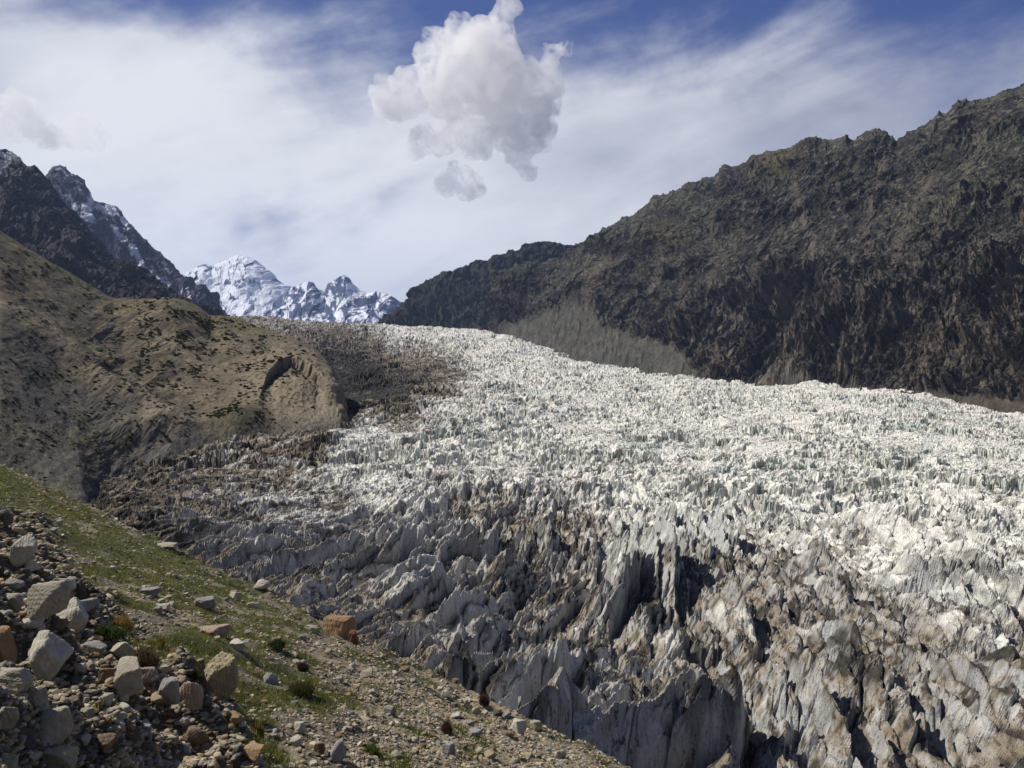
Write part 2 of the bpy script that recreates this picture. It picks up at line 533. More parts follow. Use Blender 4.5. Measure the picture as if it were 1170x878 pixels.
    dark = ss(.72, 1.0, Dn + .1 * nz3)
    dark = np.maximum(dark, .85 * ss(.12, .40, .75 * nz2 + .45 * nz3 + .5 * nz + .2 * fbm(x / 40, Y / 50, 3, 235)) * ss(.2, .55, D) * near * (1 - .6 * clean))
    drk = cmix(np.broadcast_to(np.array([.018, .017, .016]), V.shape), [.055, .050, .044], ss(-.2, .5, nz3))
    col = cmix(col, drk, dark * (1 - .5 * clean))
    # muddy flank of the glacier in front of the moraine
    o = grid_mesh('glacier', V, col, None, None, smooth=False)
    m = bpy.data.materials.new('glacier_ice'); m.use_nodes = True
    t = NT(m.node_tree)
    g = t.n('ShaderNodeNewGeometry'); co = g.outputs['Position']
    c = t.n('ShaderNodeAttribute', attribute_name='Col').outputs['Color']
    nzv = t.n('ShaderNodeSeparateXYZ', {0: g.outputs['True Normal']}).outputs[2]
    # melt streaks run down the steep faces
    sv = t.n('ShaderNodeVectorMath', {0: co, 1: (1.0, 1.0, 0.16)}, operation='MULTIPLY').outputs[0]
    st = t.noise(sv, 1.9, 5, 0.62, 0.2)
    # thin strata on the flatter tops
    tv = t.n('ShaderNodeMapping', {'Vector': co, 'Rotation': (0.3, 0.2, -0.3), 'Scale': (3.2, .35, 3.0)}).outputs[0]
    tt = t.noise(tv, .7, 5, 0.65, 0.6)
    a = t.noise(co, .8, 6, .68)
    b = t.noise(co, 4.0, 5, .7)
    steep = t.ramp(nzv, .75, .4)
    s2 = t.mix(steep, tt, st)
    k = t.m('ADD', t.m('MULTIPLY', t.m('SUBTRACT', a, .5), 1.0), t.m('MULTIPLY', t.m('SUBTRACT', s2, .5), 2.2))
    k = t.m('ADD', k, t.m('MULTIPLY', t.m('SUBTRACT', b, .5), .9))
    k = t.m('MAXIMUM', t.m('ADD', k, 1.0), .3)
    # brightening is limited for clean ice so that it stays believable
    col2 = t.n('ShaderNodeVectorMath', {0: c, 3: k}, operation='SCALE').outputs[0]
    grit = t.ramp(t.m('ADD', t.m('MULTIPLY', s2, .6), t.m('MULTIPLY', b, .4)), .52, .60)
    lum = t.n('ShaderNodeRGBToBW', {0: c}).outputs[0]
    col3 = t.mix(t.m('MULTIPLY', grit, t.ramp(lum, .66, .38, 0.05, .85)), col2, (.06, .05, .042, 1))
    bp = t.n('ShaderNodeBump', {'Strength': .8, 'Distance': .35, 'Height': t.m('ADD', t.m('ADD', a, s2), t.m('MULTIPLY', b, .4))})
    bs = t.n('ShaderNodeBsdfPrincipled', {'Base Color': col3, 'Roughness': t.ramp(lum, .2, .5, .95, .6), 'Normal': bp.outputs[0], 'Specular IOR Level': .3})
    t.n('ShaderNodeOutputMaterial', {'Surface': bs.outputs[0]})
    o.data.materials.append(m)
    print('glacier', time.time() - T0)


build_glacier()


# ------------------------------------------------------------------ near moraine slope
def near_base(x, y):
    u = (x + y) / math.sqrt(2); v = (y - x) / math.sqrt(2)
    edge = 26 + 3 * ss(40, 150, v) + 1.1 * fbm(v / 7, v * 0 + 3, 4, 301)
    over = np.maximum(0, u - edge)
    z = -3.8 - 0.55 * np.minimum(u, edge) - 1.25 * over
    return np.maximum(z, -60), u, v, edge


def pile_mask(x, y):
    p = np.stack([x, y, near_base(x, y)[0]], -1)
    px, py = proj(p)
    wob = 18 * perlin(x / 2.5, y / 4, 305)
    a = ss(30, -25, px - np.interp(py, [570, 640, 690, 740, 775, 800, 900], [30, 75, 110, 160, 235, 265, 300]) + wob)
    return a * ss(560, 620, py) * (y > 1)


def near_h(x, y):
    z, u, v, edge = near_base(x, y)
    pm = pile_mask(x, y)
    d = .35 * fbm(x / 6, y / 6, 4, 311) + .10 * fbm(x / 1.1, y / 1.1, 3, 321)
    d = d + pm * (.85 * fbm(x / 2.0, y / 2.2, 3, 331) + .16 * (ridged(x / .8, y / .8, 3, 341) - .6))
    d = d + .5 * ss(8, 0, np.abs(u - edge)) * fbm(v / 2.5, u / 2.5, 3, 351)
    # the path the photographer stands on is kept clear of the lens
    return z + d * ss(2, 9, np.hypot(x, y))


def grass_mask(x, y):
    z, u, v, edge = near_base(x, y)
    px, py = proj(np.stack([x, y, z], -1))
    line = np.interp(px, [-100, 0, 130, 240, 330, 430, 500, 700], [520, 535, 600, 650, 690, 720, 755, 878])
    d = py - line                                   # bearing distance below the lip
    dens = ss(-5, 5, d) * np.interp(px, [-100, 200, 300, 360, 430, 520, 640], [1, .95, .72, .55, .3, .22, 0])
    g2 = bump(px, py, 300, 770, 90, 50, .4) * .5 + bump(px, py, 470, 850, 70, 25, .5) * .6
    pat = fbm(x / 2.6, y / 4.0, 5, 361, .65)
    strip = ss(60, 10, np.abs(py - (line + 22))) * ss(380, 250, px) * .35
    a = ss(-.06, .38, pat * .8 + dens * .52 + g2 * .35 + strip - .30)
    return a * (1 - .93 * pile_mask(x, y)) * (py < 960)


def build_near():
    xs = np.linspace(-520, 1650, 1150)
    ly = np.linspace(math.log(5.0), math.log(190), 1150)
    X, L = np.meshgrid(xs, ly); Y = np.exp(L); x = (X - W0 / 2) / F * Y
    z = near_h(x, Y)
    V = np.stack([x, Y, z], -1)
    px, py = proj(V)
    g = grass_mask(x, Y); pm = pile_mask(x, Y)
    n = fbm(x / 1.2, Y / 1.2, 4, 371, .6); n2 = fbm(x / 9, Y / 9, 4, 381, .6)
    soil = cmix(np.broadcast_to(np.array([.165, .14, .10]), V.shape), [.27, .23, .15], ss(-.4, .5, n2 + .4 * ss(350, 600, px)))
    soil = cmix(soil, [.10, .09, .075], ss(0, .6, n) * .6)
    soil = cmix(soil, [.085, .072, .055], pm * .85)  # darkened under the pile so the gaps between boulders look black with shade
    col = cmix(soil, [.085, .095, .03], g * .8)
    far = ss(90, 150, Y); col = cmix(col, [.11, .10, .085], far * .6 * (1 - g))
    m = ground_mat('gravel_soil', 3.0, .9, .95, .55, .08)
    grid_mesh('moraine_slope', V, col, None, m)
    # the crest the photographer stands on, behind and beside the lens
    ax = np.linspace(-30, 30, 80); ay = np.linspace(-25, 5.2, 50)
    AX, AY = np.meshgrid(ax, ay)
    AZ = near_base(AX, AY)[0]; AZ = np.minimum(AZ, -2.3 - .02 * np.hypot(AX, AY)) + .25 * fbm(AX / 3, AY / 3, 3, 391) - .05
    VV = np.stack([AX, AY, AZ], -1)
    grid_mesh('moraine_crest', VV, np.broadcast_to(np.array([.18, .16, .13]), VV.shape), None, m)
    print('near', time.time() - T0)


build_near()


# ------------------------------------------------------------------ valley-side hill on the left
def build_hill():
    base2 = [(-260, 640, 110), (0, 640, 135), (100, 640, 150), (140, 590, 190), (200, 560, 240), (330, 540, 280), (400, 545, 310), (415, 560, 330)]
    base = [(-260, 560, 130), (0, 552, 160), (90, 572, 165), (125, 545, 215), (160, 515, 255), (230, 500, 290), (330, 494, 318), (392, 489, 340), (403, 500, 340), (415, 515, 345)]
    r1 = [(-260, 440, 200), (0, 440, 240), (100, 460, 285), (160, 462, 320), (230, 466, 340), (300, 462, 370), (350, 460, 385), (380, 466, 380), (394, 480, 360), (405, 500, 355), (415, 515, 350)]
    r2 = [(-260, 280, 330), (0, 345, 370), (70, 375, 400), (140, 400, 430), (200, 405, 450), (260, 400, 470), (310, 415, 470), (350, 432, 450), (372, 446, 430), (388, 466, 390), (403, 497, 360), (415, 514, 355)]
    r3 = [(-260, 90, 420), (0, 264, 500), (30, 284, 510), (60, 301, 520), (100, 322, 535), (130, 339, 545), (160, 344, 555), (200, 348, 560),
          (225, 354, 565), (240, 362, 565), (255, 361, 570), (275, 364, 570), (300, 376, 560), (330, 392, 545), (355, 408, 530), (372, 424, 500), (383, 446, 460), (396, 476, 400), (404, 496, 370), (415, 513, 360)]
    r4 = [(-260, 130, 560), (0, 300, 640), (130, 380, 680), (200, 390, 700), (300, 410, 680), (372, 450, 600), (400, 490, 450), (415, 530, 420)]
    r5 = [(-260, 300, 700), (0, 420, 780), (200, 440, 800), (372, 490, 700), (415, 560, 600)]
    V, S, T = loft([base2, base, r1, r2, r3, r4, r5], -260, 415, 1000, [60, 260, 260, 240, 60, 40])
    N = normals(V)
    px, py = proj(V)
    x, y, z = V[..., 0], V[..., 1], V[..., 2]
    sA, tA = arcs(V)
    d = 2.4 * fbm(sA / 70, tA / 90, 4, 401) + .3 * fbm(sA / 9, tA / 12, 5, 411, .6)
    d += .45 * (ridged((sA - .35 * tA) / 28, tA / 120, 5, 421, .55) - .8) * ss(1.4, 2.4, T)
    # tan moraine rib running down from the upper left
    rib = np.interp(px, [-200, 0, 60, 120, 180, 230, 270], [250, 352, 392, 440, 470, 500, 520])
    d += 5.0 * ss(26, 0, np.abs(py - rib)) * ss(260, 160, px)
    # shrubby mound, rounded domes, slump hollow with its rim
    d += 8 * bump(px, py, 272, 487, 36, 13) + 9 * bump(px, py, 195, 372, 38, 30) + 6 * bump(px, py, 185, 490, 40, 12)
    rim = np.interp(px, [292, 305, 318, 332, 345, 358, 372], [470, 440, 424, 420, 424, 434, 446])
    inside = ss(-2, 3, py - rim) * ss(292, 300, px) * ss(372, 362, px) * ss(500, 455, py)
    d += 9 * bump(px, py, 335, 440, 60, 45) - 8.0 * (1 + .3 * fbm(px / 14, py / 14, 3, 443)) * ss(-1, 5, py - rim + 2.5 * fbm(px / 9, py / 9, 3, 445)) * np.exp(-np.clip(py - rim - 5, 0, 99) / 20) * ss(294, 312, px) * ss(372, 360, px) * (py > rim - 2)
    d += .35 * (ridged(sA / 5, tA / 16, 4, 441) - .6) * bump(px, py, 335, 450, 50, 34)
    near_edge = ss(3.0, 2.8, np.abs(T - 4) + 2.2)
    V = V + N * d[..., None]
    # colours
    n1 = fbm(sA / 25, tA / 35, 5, 451, .6); n2 = fbm(sA / 3.5, tA / 4.5, 4, 461, .72); streak = fbm((sA - .5 * tA) / 5, tA / 50, 4, 471, .65)
    grey = np.array([.062, .058, .053]); tan = np.array([.20, .16, .105]); brn = np.array([.105, .082, .060]); olive = np.array([.075, .072, .036])
    up = ss(rib + 12, rib - 12, py)
    col = cmix(np.broadcast_to(grey, V.shape), [.088, .078, .064], ss(-.3, .6, streak))
    col = cmix(col, [.11, .10, .055], ss(.1, .55, n1 + .4 * n2) * .5)
    upc = cmix(np.broadcast_to(brn, V.shape), tan, ss(-.3, .5, n1 + .3 * streak))
    upc = cmix(upc, olive, ss(.0, .5, fbm(x / 14, y / 18, 4, 481)) * .6)
    col = cmix(col, upc, up * ss(330, 120, px) + (1 - ss(330, 120, px)) * up)
    ribm = ss(22, 4, np.abs(py - rib - 2)) * ss(250, 150, px)
    col = cmix(col, tan, ribm * (.55 + .3 * n1))
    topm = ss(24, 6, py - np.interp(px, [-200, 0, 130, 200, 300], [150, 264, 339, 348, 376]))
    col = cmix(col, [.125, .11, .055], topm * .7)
    mound = np.clip(bump(px, py, 330, 455, 70, 60) * 1.5, 0, 1)
    col = cmix(col, cmix(np.broadcast_to(np.array([.27, .225, .155]), V.shape), [.18, .145, .10], ss(-.2, .5, n2)), mound * .9)
    rim_shade = ss(9, 3, np.abs(py - rim - 9)) * ss(290, 300, px) * ss(374, 364, px)
    col = cmix(col, [.075, .06, .045], rim_shade * .75)       # shade on the steep wall under the rim, painted in
    lowtan = np.clip(bump(px, py, 195, 487, 60, 14) + bump(px, py, 360, 490, 40, 12), 0, 1)
    col = cmix(col, [.24, .20, .14], lowtan * .8)
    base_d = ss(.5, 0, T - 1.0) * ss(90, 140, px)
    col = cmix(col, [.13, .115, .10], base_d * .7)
    olm = np.clip(bump(px, py, 272, 487, 38, 14) * 1.3, 0, 1)
    col = cmix(col, [.09, .08, .045], olm * .8)
    col = col * (1 + .45 * n2)[..., None]
    col = cmix(col, [.045, .045, .025], ss(.42, .62, fbm(sA / 2.6, tA / 3.2, 3, 491, .6) + .35 * n1) * .85)
    m = ground_mat('scree_earth', .55, .9, .96, .55, .5)
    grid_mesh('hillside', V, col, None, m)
    print('hill', time.time() - T0)
    return V, px, py


HV, Hpx, Hpy = build_hill()


# ------------------------------------------------------------------ rock mountains
def rock_mat(name, scale, bumpd=1.0, dist=3.0, var=.6):
    return ground_mat(name, scale, bumpd, .95, var, dist)


def build_right():
    below = [(400, 420, 1900), (640, 440, 1350), (850, 480, 950), (1000, 490, 850), (1170, 520, 650), (1500, 600, 420)]
    base = [(400, 383, 2050), (560, 383, 1850), (640, 407, 1450), (700, 422, 1250), (800, 437, 1060), (900, 443, 980), (1000, 449, 890), (1100, 458, 790), (1170, 472, 710), (1500, 520, 480)]
    mid = [(400, 380, 2100), (560, 358, 1980), (640, 362, 1700), (700, 365, 1560), (800, 350, 1380), (900, 335, 1250), (1000, 320, 1120), (1170, 320, 900), (1500, 280, 600)]
    up = [(400, 379, 2150), (560, 330, 2100), (640, 320, 1950), (660, 314, 1880), (700, 300, 1800), (800, 262, 1640), (900, 230, 1500), (1000, 215, 1380), (1170, 200, 1150), (1500, 80, 760)]
    top = [(400, 378, 2300), (560, 310, 2250), (640, 295, 2150), (655, 284, 2080), (672, 272, 2060), (690, 263, 2040), (705, 253, 2020), (720, 246, 2000), (735, 233, 1985), (750, 224, 1970), (780, 213, 1930), (810, 204, 1890), (830, 192, 1870), (850, 185, 1850),
           (880, 171, 1820), (905, 165, 1790), (925, 158, 1770), (950, 158, 1740), (975, 160, 1710), (988, 150, 1700), (1000, 147, 1690), (1012, 156, 1670), (1025, 162, 1660), (1035, 152, 1640),
           (1060, 140, 1610), (1080, 130, 1580), (1094, 112, 1560), (1110, 113, 1540), (1130, 108, 1520), (1150, 101, 1500), (1170, 93, 1470), (1300, 20, 1300), (1500, -60, 1100)]
    back = [(p, q + 60, d * 1.3) for p, q, d in top]
    back2 = [(p, q + 160, d * 1.6) for p, q, d in top]
    V, S, T = loft([below, base, mid, up, top, back, back2], 560, 1480, 1350, [30, 330, 300, 260, 40, 20])
    N = normals(V); x, y, z = V[..., 0], V[..., 1], V[..., 2]
    px, py = proj(V)
    sA, tA = arcs(V)
    s = sA * .85                                         # the wall is broader in its features along the valley
    q = s - .38 * tA                                    # ribs lean down-valley
    wr = 26 * fbm(s / 150, tA / 150, 4, 501)
    r0 = ridged((q + 1.6 * wr) / 420 + .35, tA / 1500, 3, 505, .5)
    r1 = ridged((q + wr) / 150, tA / 600, 3, 511, .5)
    r2 = ridged((q + wr * .9) / 46, tA / 150, 6, 521, .65)
    r3 = ridged((s + .5 * tA) / 30, tA / 46, 5, 531, .6)
    r4 = ridged((q + wr * .8) / 12, tA / 30, 4, 535, .65)
    tal = talus = np.clip(ss(0, 1, (px - 555) / 30) * ss(12, -8, 5 * fbm(px / 9, py / 9, 4, 515) + np.interp(px, [540, 600, 640, 655, 690, 740, 770, 800, 820], [378, 366, 352, 346, 372, 384, 392, 430, 450]) - py) * ss(815, 795, px), 0, 1)
    strip = ss(-3, 3, py - np.interp(px, [600, 800, 850, 1000, 1170, 1400], [510, 450, 440, 443, 460, 482]))
    cliff = ss(.95, 1.15, T) * (1 - ss(2.0, 2.6, T) * .35) * ss(4.0, 3.7, T)
    amp = cliff * (1 - talus) * (1 - strip)
    uppr = ss(2.0, 2.5, T)
    rv = ridged((s - .34 * tA + .25 * wr) / 21, tA / 330, 3, 547, .5)
    mm = lambda q_: q_ - float(q_[40:700].mean())
    grow = ss(.9, 1.7, T)
    low_ = 1 - .5 * uppr
    d = amp * (30 * mm(r0) * ss(4.0, 3.3, T) * grow + 17 * mm(r1) * ss(4.05, 3.6, T) * grow
               + lerp(13, 10, uppr) * mm(r2) * (.5 + .9 * ss(-.4, .4, fbm(s / 200, tA / 160, 3, 545)))
               + lerp(5.5, .8, uppr) * mm(rv) * ss(1.0, 1.3, T) + 1.3 * mm(r3) * ss(4.0, 3.6, T) + 1.2 * mm(r4)
               + (7 * grow * facets(q / 62, tA / 170, 811) + 3.4 * facets(q / 24, tA / 60, 821) + 2.4 * facets(q / 9, tA / 20, 831)) * ss(4.05, 3.7, T) * low_)
    d += (1 - amp) * (2.0 * fbm(x / 40, y / 40, 4, 541) + 2.2 * ridged((s - .1 * tA) / 24, tA / 170, 4, 543, .55)) * ss(4.1, 3.9, T)
    # large buttress and the shadowed re-entrant beside it
    ang = px - 880 + (py - 400) * .55
    d += amp * (-30 * np.exp(-((ang + 12) / 26) ** 2) * ss(290, 340, py) * ss(450, 380, py) + 24 * np.exp(-((ang - 42) / 34) ** 2) * ss(280, 350, py))
    ang2 = px - 1010 + (py - 400) * .5
    d += amp * -14 * np.exp(-((ang2 - 25) / 20) ** 2) * ss(260, 330, py)
    d += ss(3.5, 4, T) * ss(4.4, 4, T) * 9 * (ridged(s / 70, z / 400, 6, 551, .62) - .8)
    V = V + N * d[..., None]
    # colour
    n1 = fbm(s / 130, tA / 150, 5, 561, .6); n2 = fbm(s / 12, tA / 17, 5, 571, .72); n3 = fbm((q + .4 * wr) / 9, tA / 19, 5, 581, .72); n4 = fbm(s / 4.2, tA / 5.2, 3, 585, .75)
    rock = cmix(np.broadcast_to(np.array([.028, .027, .026]), V.shape), [.078, .070, .060], ss(-.3, .5, n3 + .6 * n1))
    rock = cmix(rock, [.17, .135, .10], ss(.25, .8, n3 + .4 * n2 + .4 * n1) * .75)
    rock = cmix(rock, [.046, .052, .032], ss(-.3, .5, n1 + .3 * n2) * .75 * ss(2.0, 2.6, T))
    rock = cmix(rock, [.17, .155, .125], ss(.40, .75, n2 + .1 * n3) * .6)
    rock = cmix(rock, [.15, .14, .11], ss(.38, .7, n4 + .2 * n1) * .7)
    rock = cmix(rock, [.016, .015, .013], ss(.15, .7, -n2 - .2 * n3) * .8)
    rib_light = np.zeros(px.shape)  # sunlit ribs painted paler, together with pale rock bands
    for (x0, y0, x1, y1, wd, st_) in [(938, 325, 872, 436, 7, 1), (962, 330, 905, 440, 6, .8), (1002, 330, 955, 440, 5, .6), (756, 285, 738, 395, 6, .7), (775, 300, 765, 400, 4, .5), (1135, 285, 1052, 425, 9, .8),
                                      (1168, 300, 1105, 430, 6, .6), (690, 300, 672, 350, 8, .7), (1012, 165, 975, 300, 5, .5), (905, 200, 930, 300, 5, .6), (860, 300, 812, 410, 5, .5), (1060, 200, 1010, 330, 6, .5), (1120, 150, 1075, 280, 6, .5),
                                      (880, 330, 1060, 300, 7, .6), (980, 385, 1060, 350, 6, .4), (820, 230, 800, 330, 4, .4)]:
        L2 = (x1 - x0) ** 2 + (y1 - y0) ** 2
        tt = np.clip(((px - x0) * (x1 - x0) + (py - y0) * (y1 - y0)) / L2, 0, 1)
        dd = np.hypot(px - x0 - tt * (x1 - x0), py - y0 - tt * (y1 - y0))
        rib_light = np.maximum(rib_light, st_ * ss(wd * 1.3, 0, dd + 5 * n3 + 3 * n2))
    rock = cmix(rock, [.020, .018, .017], .65 * ss(.2, .7, fbm(s / 60, tA / 110, 4, 587) + .4 * n3))
    rock = cmix(rock, [.20, .17, .135], np.clip(rib_light, 0, 1) * .85)
    tcol = cmix(np.broadcast_to(np.array([.050, .047, .040]), V.shape), [.082, .076, .062], ss(-.3, .4, fbm(s / 14, tA / 60, 5, 591, .7)))
    tcol = cmix(tcol, [.050, .054, .036], ss(-.1, .4, n1 + .5 * n2) * .4)
    tcol = cmix(tcol, [.03, .029, .027], ss(.15, .5, n4 + .4 * fbm(s / 9, tA / 45, 4, 593)) * .7)
    rock = cmix(rock, tcol * 1.25, talus)
    ledge = np.exp(-((py - np.interp(px, [770, 830, 870, 1000], [355, 345, 330, 330])) / 9) ** 2) * ss(800, 815, px) * ss(905, 870, px)
    rock = cmix(rock, [.15, .14, .125], np.clip(ledge * (.6 + n2), 0, 1) * .7)
    fan = np.clip(bump(px, py, 1120, 300, 60, 16, -.6) + bump(px, py, 1020, 420, 12, 30, .3), 0, 1)
    rock = cmix(rock, [.13, .122, .11], np.clip(fan * (.5 + 1.2 * n2), 0, 1) * .5)
    tanp = bump(px, py, 888, 182, 26, 14, -.4) + .6 * bump(px, py, 760, 270, 20, 20)
    rock = cmix(rock, [.15, .12, .06], np.clip(tanp, 0, 1) * .7)
    orange = bump(px, py, 810, 410, 34, 14) + .8 * bump(px, py, 1080, 400, 60, 22) + .6 * bump(px, py, 690, 320, 20, 40)
    rock = cmix(rock, [.19, .135, .085], np.clip(orange * (.5 + n2), 0, 1) * .5)
    rock = cmix(rock, [.07, .056, .044], strip * .8)
    grid_mesh('mountain', V, rock, None, rock_mat('dark_rock', .12, .8, 2.0, .75), smooth=False)
    print('right', time.time() - T0)


build_right()


def build_far_ridge():
    base = [(380, 420, 2300), (440, 392, 2350), (560, 400, 2400), (760, 420, 2500)]
    mid = [(380, 400, 2500), (445, 368, 2500), (500, 360, 2550), (560, 352, 2600), (660, 340, 2700), (760, 320, 2750)]
    top = [(380, 420, 2900), (430, 380, 2900), (437, 373, 2900), (446, 361, 2900), (458, 347, 2900), (470, 336, 2900), (485, 327, 2900), (500, 317, 2920), (515, 308, 2950), (528, 304, 2950), (538, 303, 2950), (545, 296, 2950), (556, 297, 2950), (562, 291, 2970), (575, 290, 3000),
           (590, 287, 3000), (597, 280, 3000), (610, 276, 3020), (625, 276, 3050), (640, 278, 3050), (655, 281, 3050), (700, 278, 3100), (760, 290, 3100)]
    back = [(p, q + 50, d * 1.25) for p, q, d in top]
    V, S, T = loft([base, mid, top, back], 380, 760, 620, [180, 180, 30])
    N = normals(V); x, y, z = V[..., 0], V[..., 1], V[..., 2]
    px, py = proj(V)
    sA, tA = arcs(V)
    wr = 40 * fbm(sA / 160, tA / 160, 3, 601)
    d = (16 * facets((sA - .3 * tA) / 110, tA / 170, 841) + 7 * facets((sA - .3 * tA) / 40, tA / 60, 843)) * ss(2.1, 1.8, T) + (12 * (ridged((sA - .5 * tA + wr) / 190, tA / 700, 5, 611, .55) - .9) + 9 * (ridged(sA / 50, tA / 90, 5, 621, .6) - .8)) * ss(2.25, 1.7, T) + 4 * (ridged(sA / 50, tA / 90, 5, 622, .6) - .8)
    V = V + N * d[..., None]
    n1 = fbm(sA / 130, tA / 200, 5, 631, .6); n2 = fbm(sA / 24, tA / 40, 5, 641, .72)
    c = cmix(np.broadcast_to(np.array([.020, .020, .020]), V.shape), [.050, .046, .036], ss(-.3, .6, n2 + .3 * n1))
    c = cmix(c, [.032, .040, .022], ss(-.1, .5, n1) * .5)
    slope = ss(-6, 8, py - np.interp(px, [430, 540, 590, 640, 700], [400, 376, 366, 350, 340]))
    c = cmix(c, [.062, .060, .046], slope * .85)
    grid_mesh('far_ridge', V, c, None, rock_mat('ridge_rock', .06, .8, 3.0, .6), smooth=False)


build_far_ridge()


def build_left_mountains():
    # darker spur in front
    base = [(-260, 420, 1100), (0, 400, 1200), (230, 390, 1400), (330, 400, 1500)]
    mid = [(-260, 300, 1400), (0, 300, 1500), (100, 320, 1550), (200, 350, 1600), (330, 385, 1600)]
    top = [(-260, 60, 2000), (-60, 150, 2000), (0, 171, 2000), (14, 173, 2000), (22, 181, 2000), (32, 190, 2000), (46, 198, 2000), (56, 207, 2000), (70, 226, 2000), (98, 254, 1980), (114, 272, 1960),
           (130, 290, 1950), (150, 305, 1950), (175, 322, 1930), (196, 333, 1920), (215, 347, 1900), (235, 362, 1900), (330, 420, 1900)]
    back = [(p, q + 90, d * 1.2) for p, q, d in top]
    V, S, T = loft([base, mid, top, back], -260, 330, 760, [220, 260, 30])
    N = normals(V); x, y, z = V[..., 0], V[..., 1], V[..., 2]
    sA, tA = arcs(V)
    wr = 30 * fbm(sA / 120, tA / 120, 3, 701)
    r = ridged((sA - .25 * tA + wr) / 130, tA / 600, 6, 711, .62)
    d = (13 * facets((sA + .3 * tA) / 90, tA / 190, 845) + 6 * facets((sA + .3 * tA) / 34, tA / 60, 847)) * ss(2.1, 1.8, T) + (14 * (r - .9) + 4 * (ridged((sA + .5 * tA) / 40, tA / 90, 5, 721, .6) - .8)) * ss(2.1, 1.8, T) + 4 * (ridged(sA / 40, tA / 90, 5, 722, .6) - .8)
    V = V + N * d[..., None]
    px, py = proj(V)
    n1 = fbm(sA / 100, tA / 160, 5, 731, .6); n2 = fbm((sA - .25 * tA) / 18, tA / 70, 5, 741, .72)
    c = cmix(np.broadcast_to(np.array([.024, .020, .027]), V.shape), [.068, .054, .055], ss(-.2, .7, n2 + .4 * n1))
    sn = ss(.25, .5, fbm((x + .4 * z) / 40, z / 30, 4, 751) + .5 * ss(60, 0, px) - .0) * ss(215, 170, py + px * .3) * ss(2.3, 1.9, T)
    c = cmix(c, [.7, .72, .76], sn * .8)
    grid_mesh('mountain_spur', V, c, None, rock_mat('spur_rock', .07, .8, 3.0, .6), smooth=False)
    # snow-streaked ridge behind
    base = [(-60, 440, 2600), (120, 420, 2700), (280, 400, 2900), (340, 400, 3000)]
    mid = [(-60, 300, 3000), (90, 290, 3100), (160, 315, 3150), (220, 345, 3200), (270, 375, 3200), (340, 400, 3200)]
    top = [(-60, 230, 3600), (30, 215, 3600), (48, 203, 3600), (56, 195, 3600), (63, 190, 3600), (69, 188, 3600), (75, 192, 3600), (80, 198, 3600), (88, 200, 3600), (96, 207, 3600), (101, 217, 3600), (106, 229, 3600), (112, 232, 3600), (122, 233, 3600), (133, 236, 3600), (140, 245, 3600), (148, 254, 3580),
           (158, 266, 3560), (170, 277, 3540), (180, 286, 3520), (192, 297, 3500), (205, 311, 3500), (218, 323, 3480), (230, 334, 3460), (245, 345, 3450), (258, 357, 3430), (270, 372, 3430), (340, 440, 3400)]
    back = [(p, q + 80, d * 1.15) for p, q, d in top]
    V, S, T = loft([base, mid, top, back], -60, 340, 700, [160, 300, 30])
    N = normals(V); x, y, z = V[..., 0], V[..., 1], V[..., 2]
    sA, tA = arcs(V)
    wr = 60 * fbm(sA / 200, tA / 200, 3, 761)
    r = ridged((sA - .5 * tA + wr) / 300, tA / 1200, 6, 771, .62)
    d = (22 * facets((sA + .3 * tA) / 150, tA / 330, 849) + 10 * facets((sA + .3 * tA) / 60, tA / 110, 851)) * ss(2.05, 1.75, T) + (24 * (r - .9) + 6 * (ridged((sA + .6 * tA) / 80, tA / 160, 5, 781, .6) - .8)) * ss(2.05, 1.7, T) + 6 * (ridged(sA / 70, tA / 160, 5, 782, .6) - .8)
    V = V + N * d[..., None]
    px, py = proj(V)
    n2 = fbm((sA - .5 * tA) / 34, tA / 120, 5, 791, .7); n1 = fbm(sA / 160, tA / 200, 4, 801)
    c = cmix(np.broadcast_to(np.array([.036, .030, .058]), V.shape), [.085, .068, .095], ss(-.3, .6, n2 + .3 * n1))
    # gullies filled with snow
    cu = np.zeros(px.shape)
    for (x0, y0, x1, y1, wd) in [(105, 228, 100, 243, 7), (112, 236, 128, 244, 5), (122, 234, 135, 243, 4), (128, 258, 142, 275, 4), (150, 280, 162, 302, 5), (160, 302, 178, 318, 5), (178, 318, 192, 326, 4), (80, 225, 86, 240, 3), (140, 250, 146, 262, 3),
                                 (186, 300, 194, 312, 2.5), (206, 338, 220, 350, 3), (185, 322, 190, 338, 2.5), (215, 330, 216, 345, 2), (205, 342, 226, 356, 3), (95, 235, 104, 250, 6)]:
        L2 = (x1 - x0) ** 2 + (y1 - y0) ** 2
        tt = np.clip(((px - x0) * (x1 - x0) + (py - y0) * (y1 - y0)) / L2, 0, 1)
        dd = np.hypot(px - x0 - tt * (x1 - x0), py - y0 - tt * (y1 - y0))
        cu = np.maximum(cu, ss(wd, wd * .3, dd + 2.6 * n2))
    alt = .8 * ss(.85, 1.15, fbm(sA / 50, tA / 80, 5, 811, .65) + .45 * ss(300, 225, py) - .05)
    c = cmix(c, [.72, .74, .80], np.clip(cu + .8 * alt, 0, 1))
    grid_mesh('snowy_ridge', V, c, None, rock_mat('snowy_rock', .05, .8, 4.0, .4), smooth=False)


build_left_mountains()


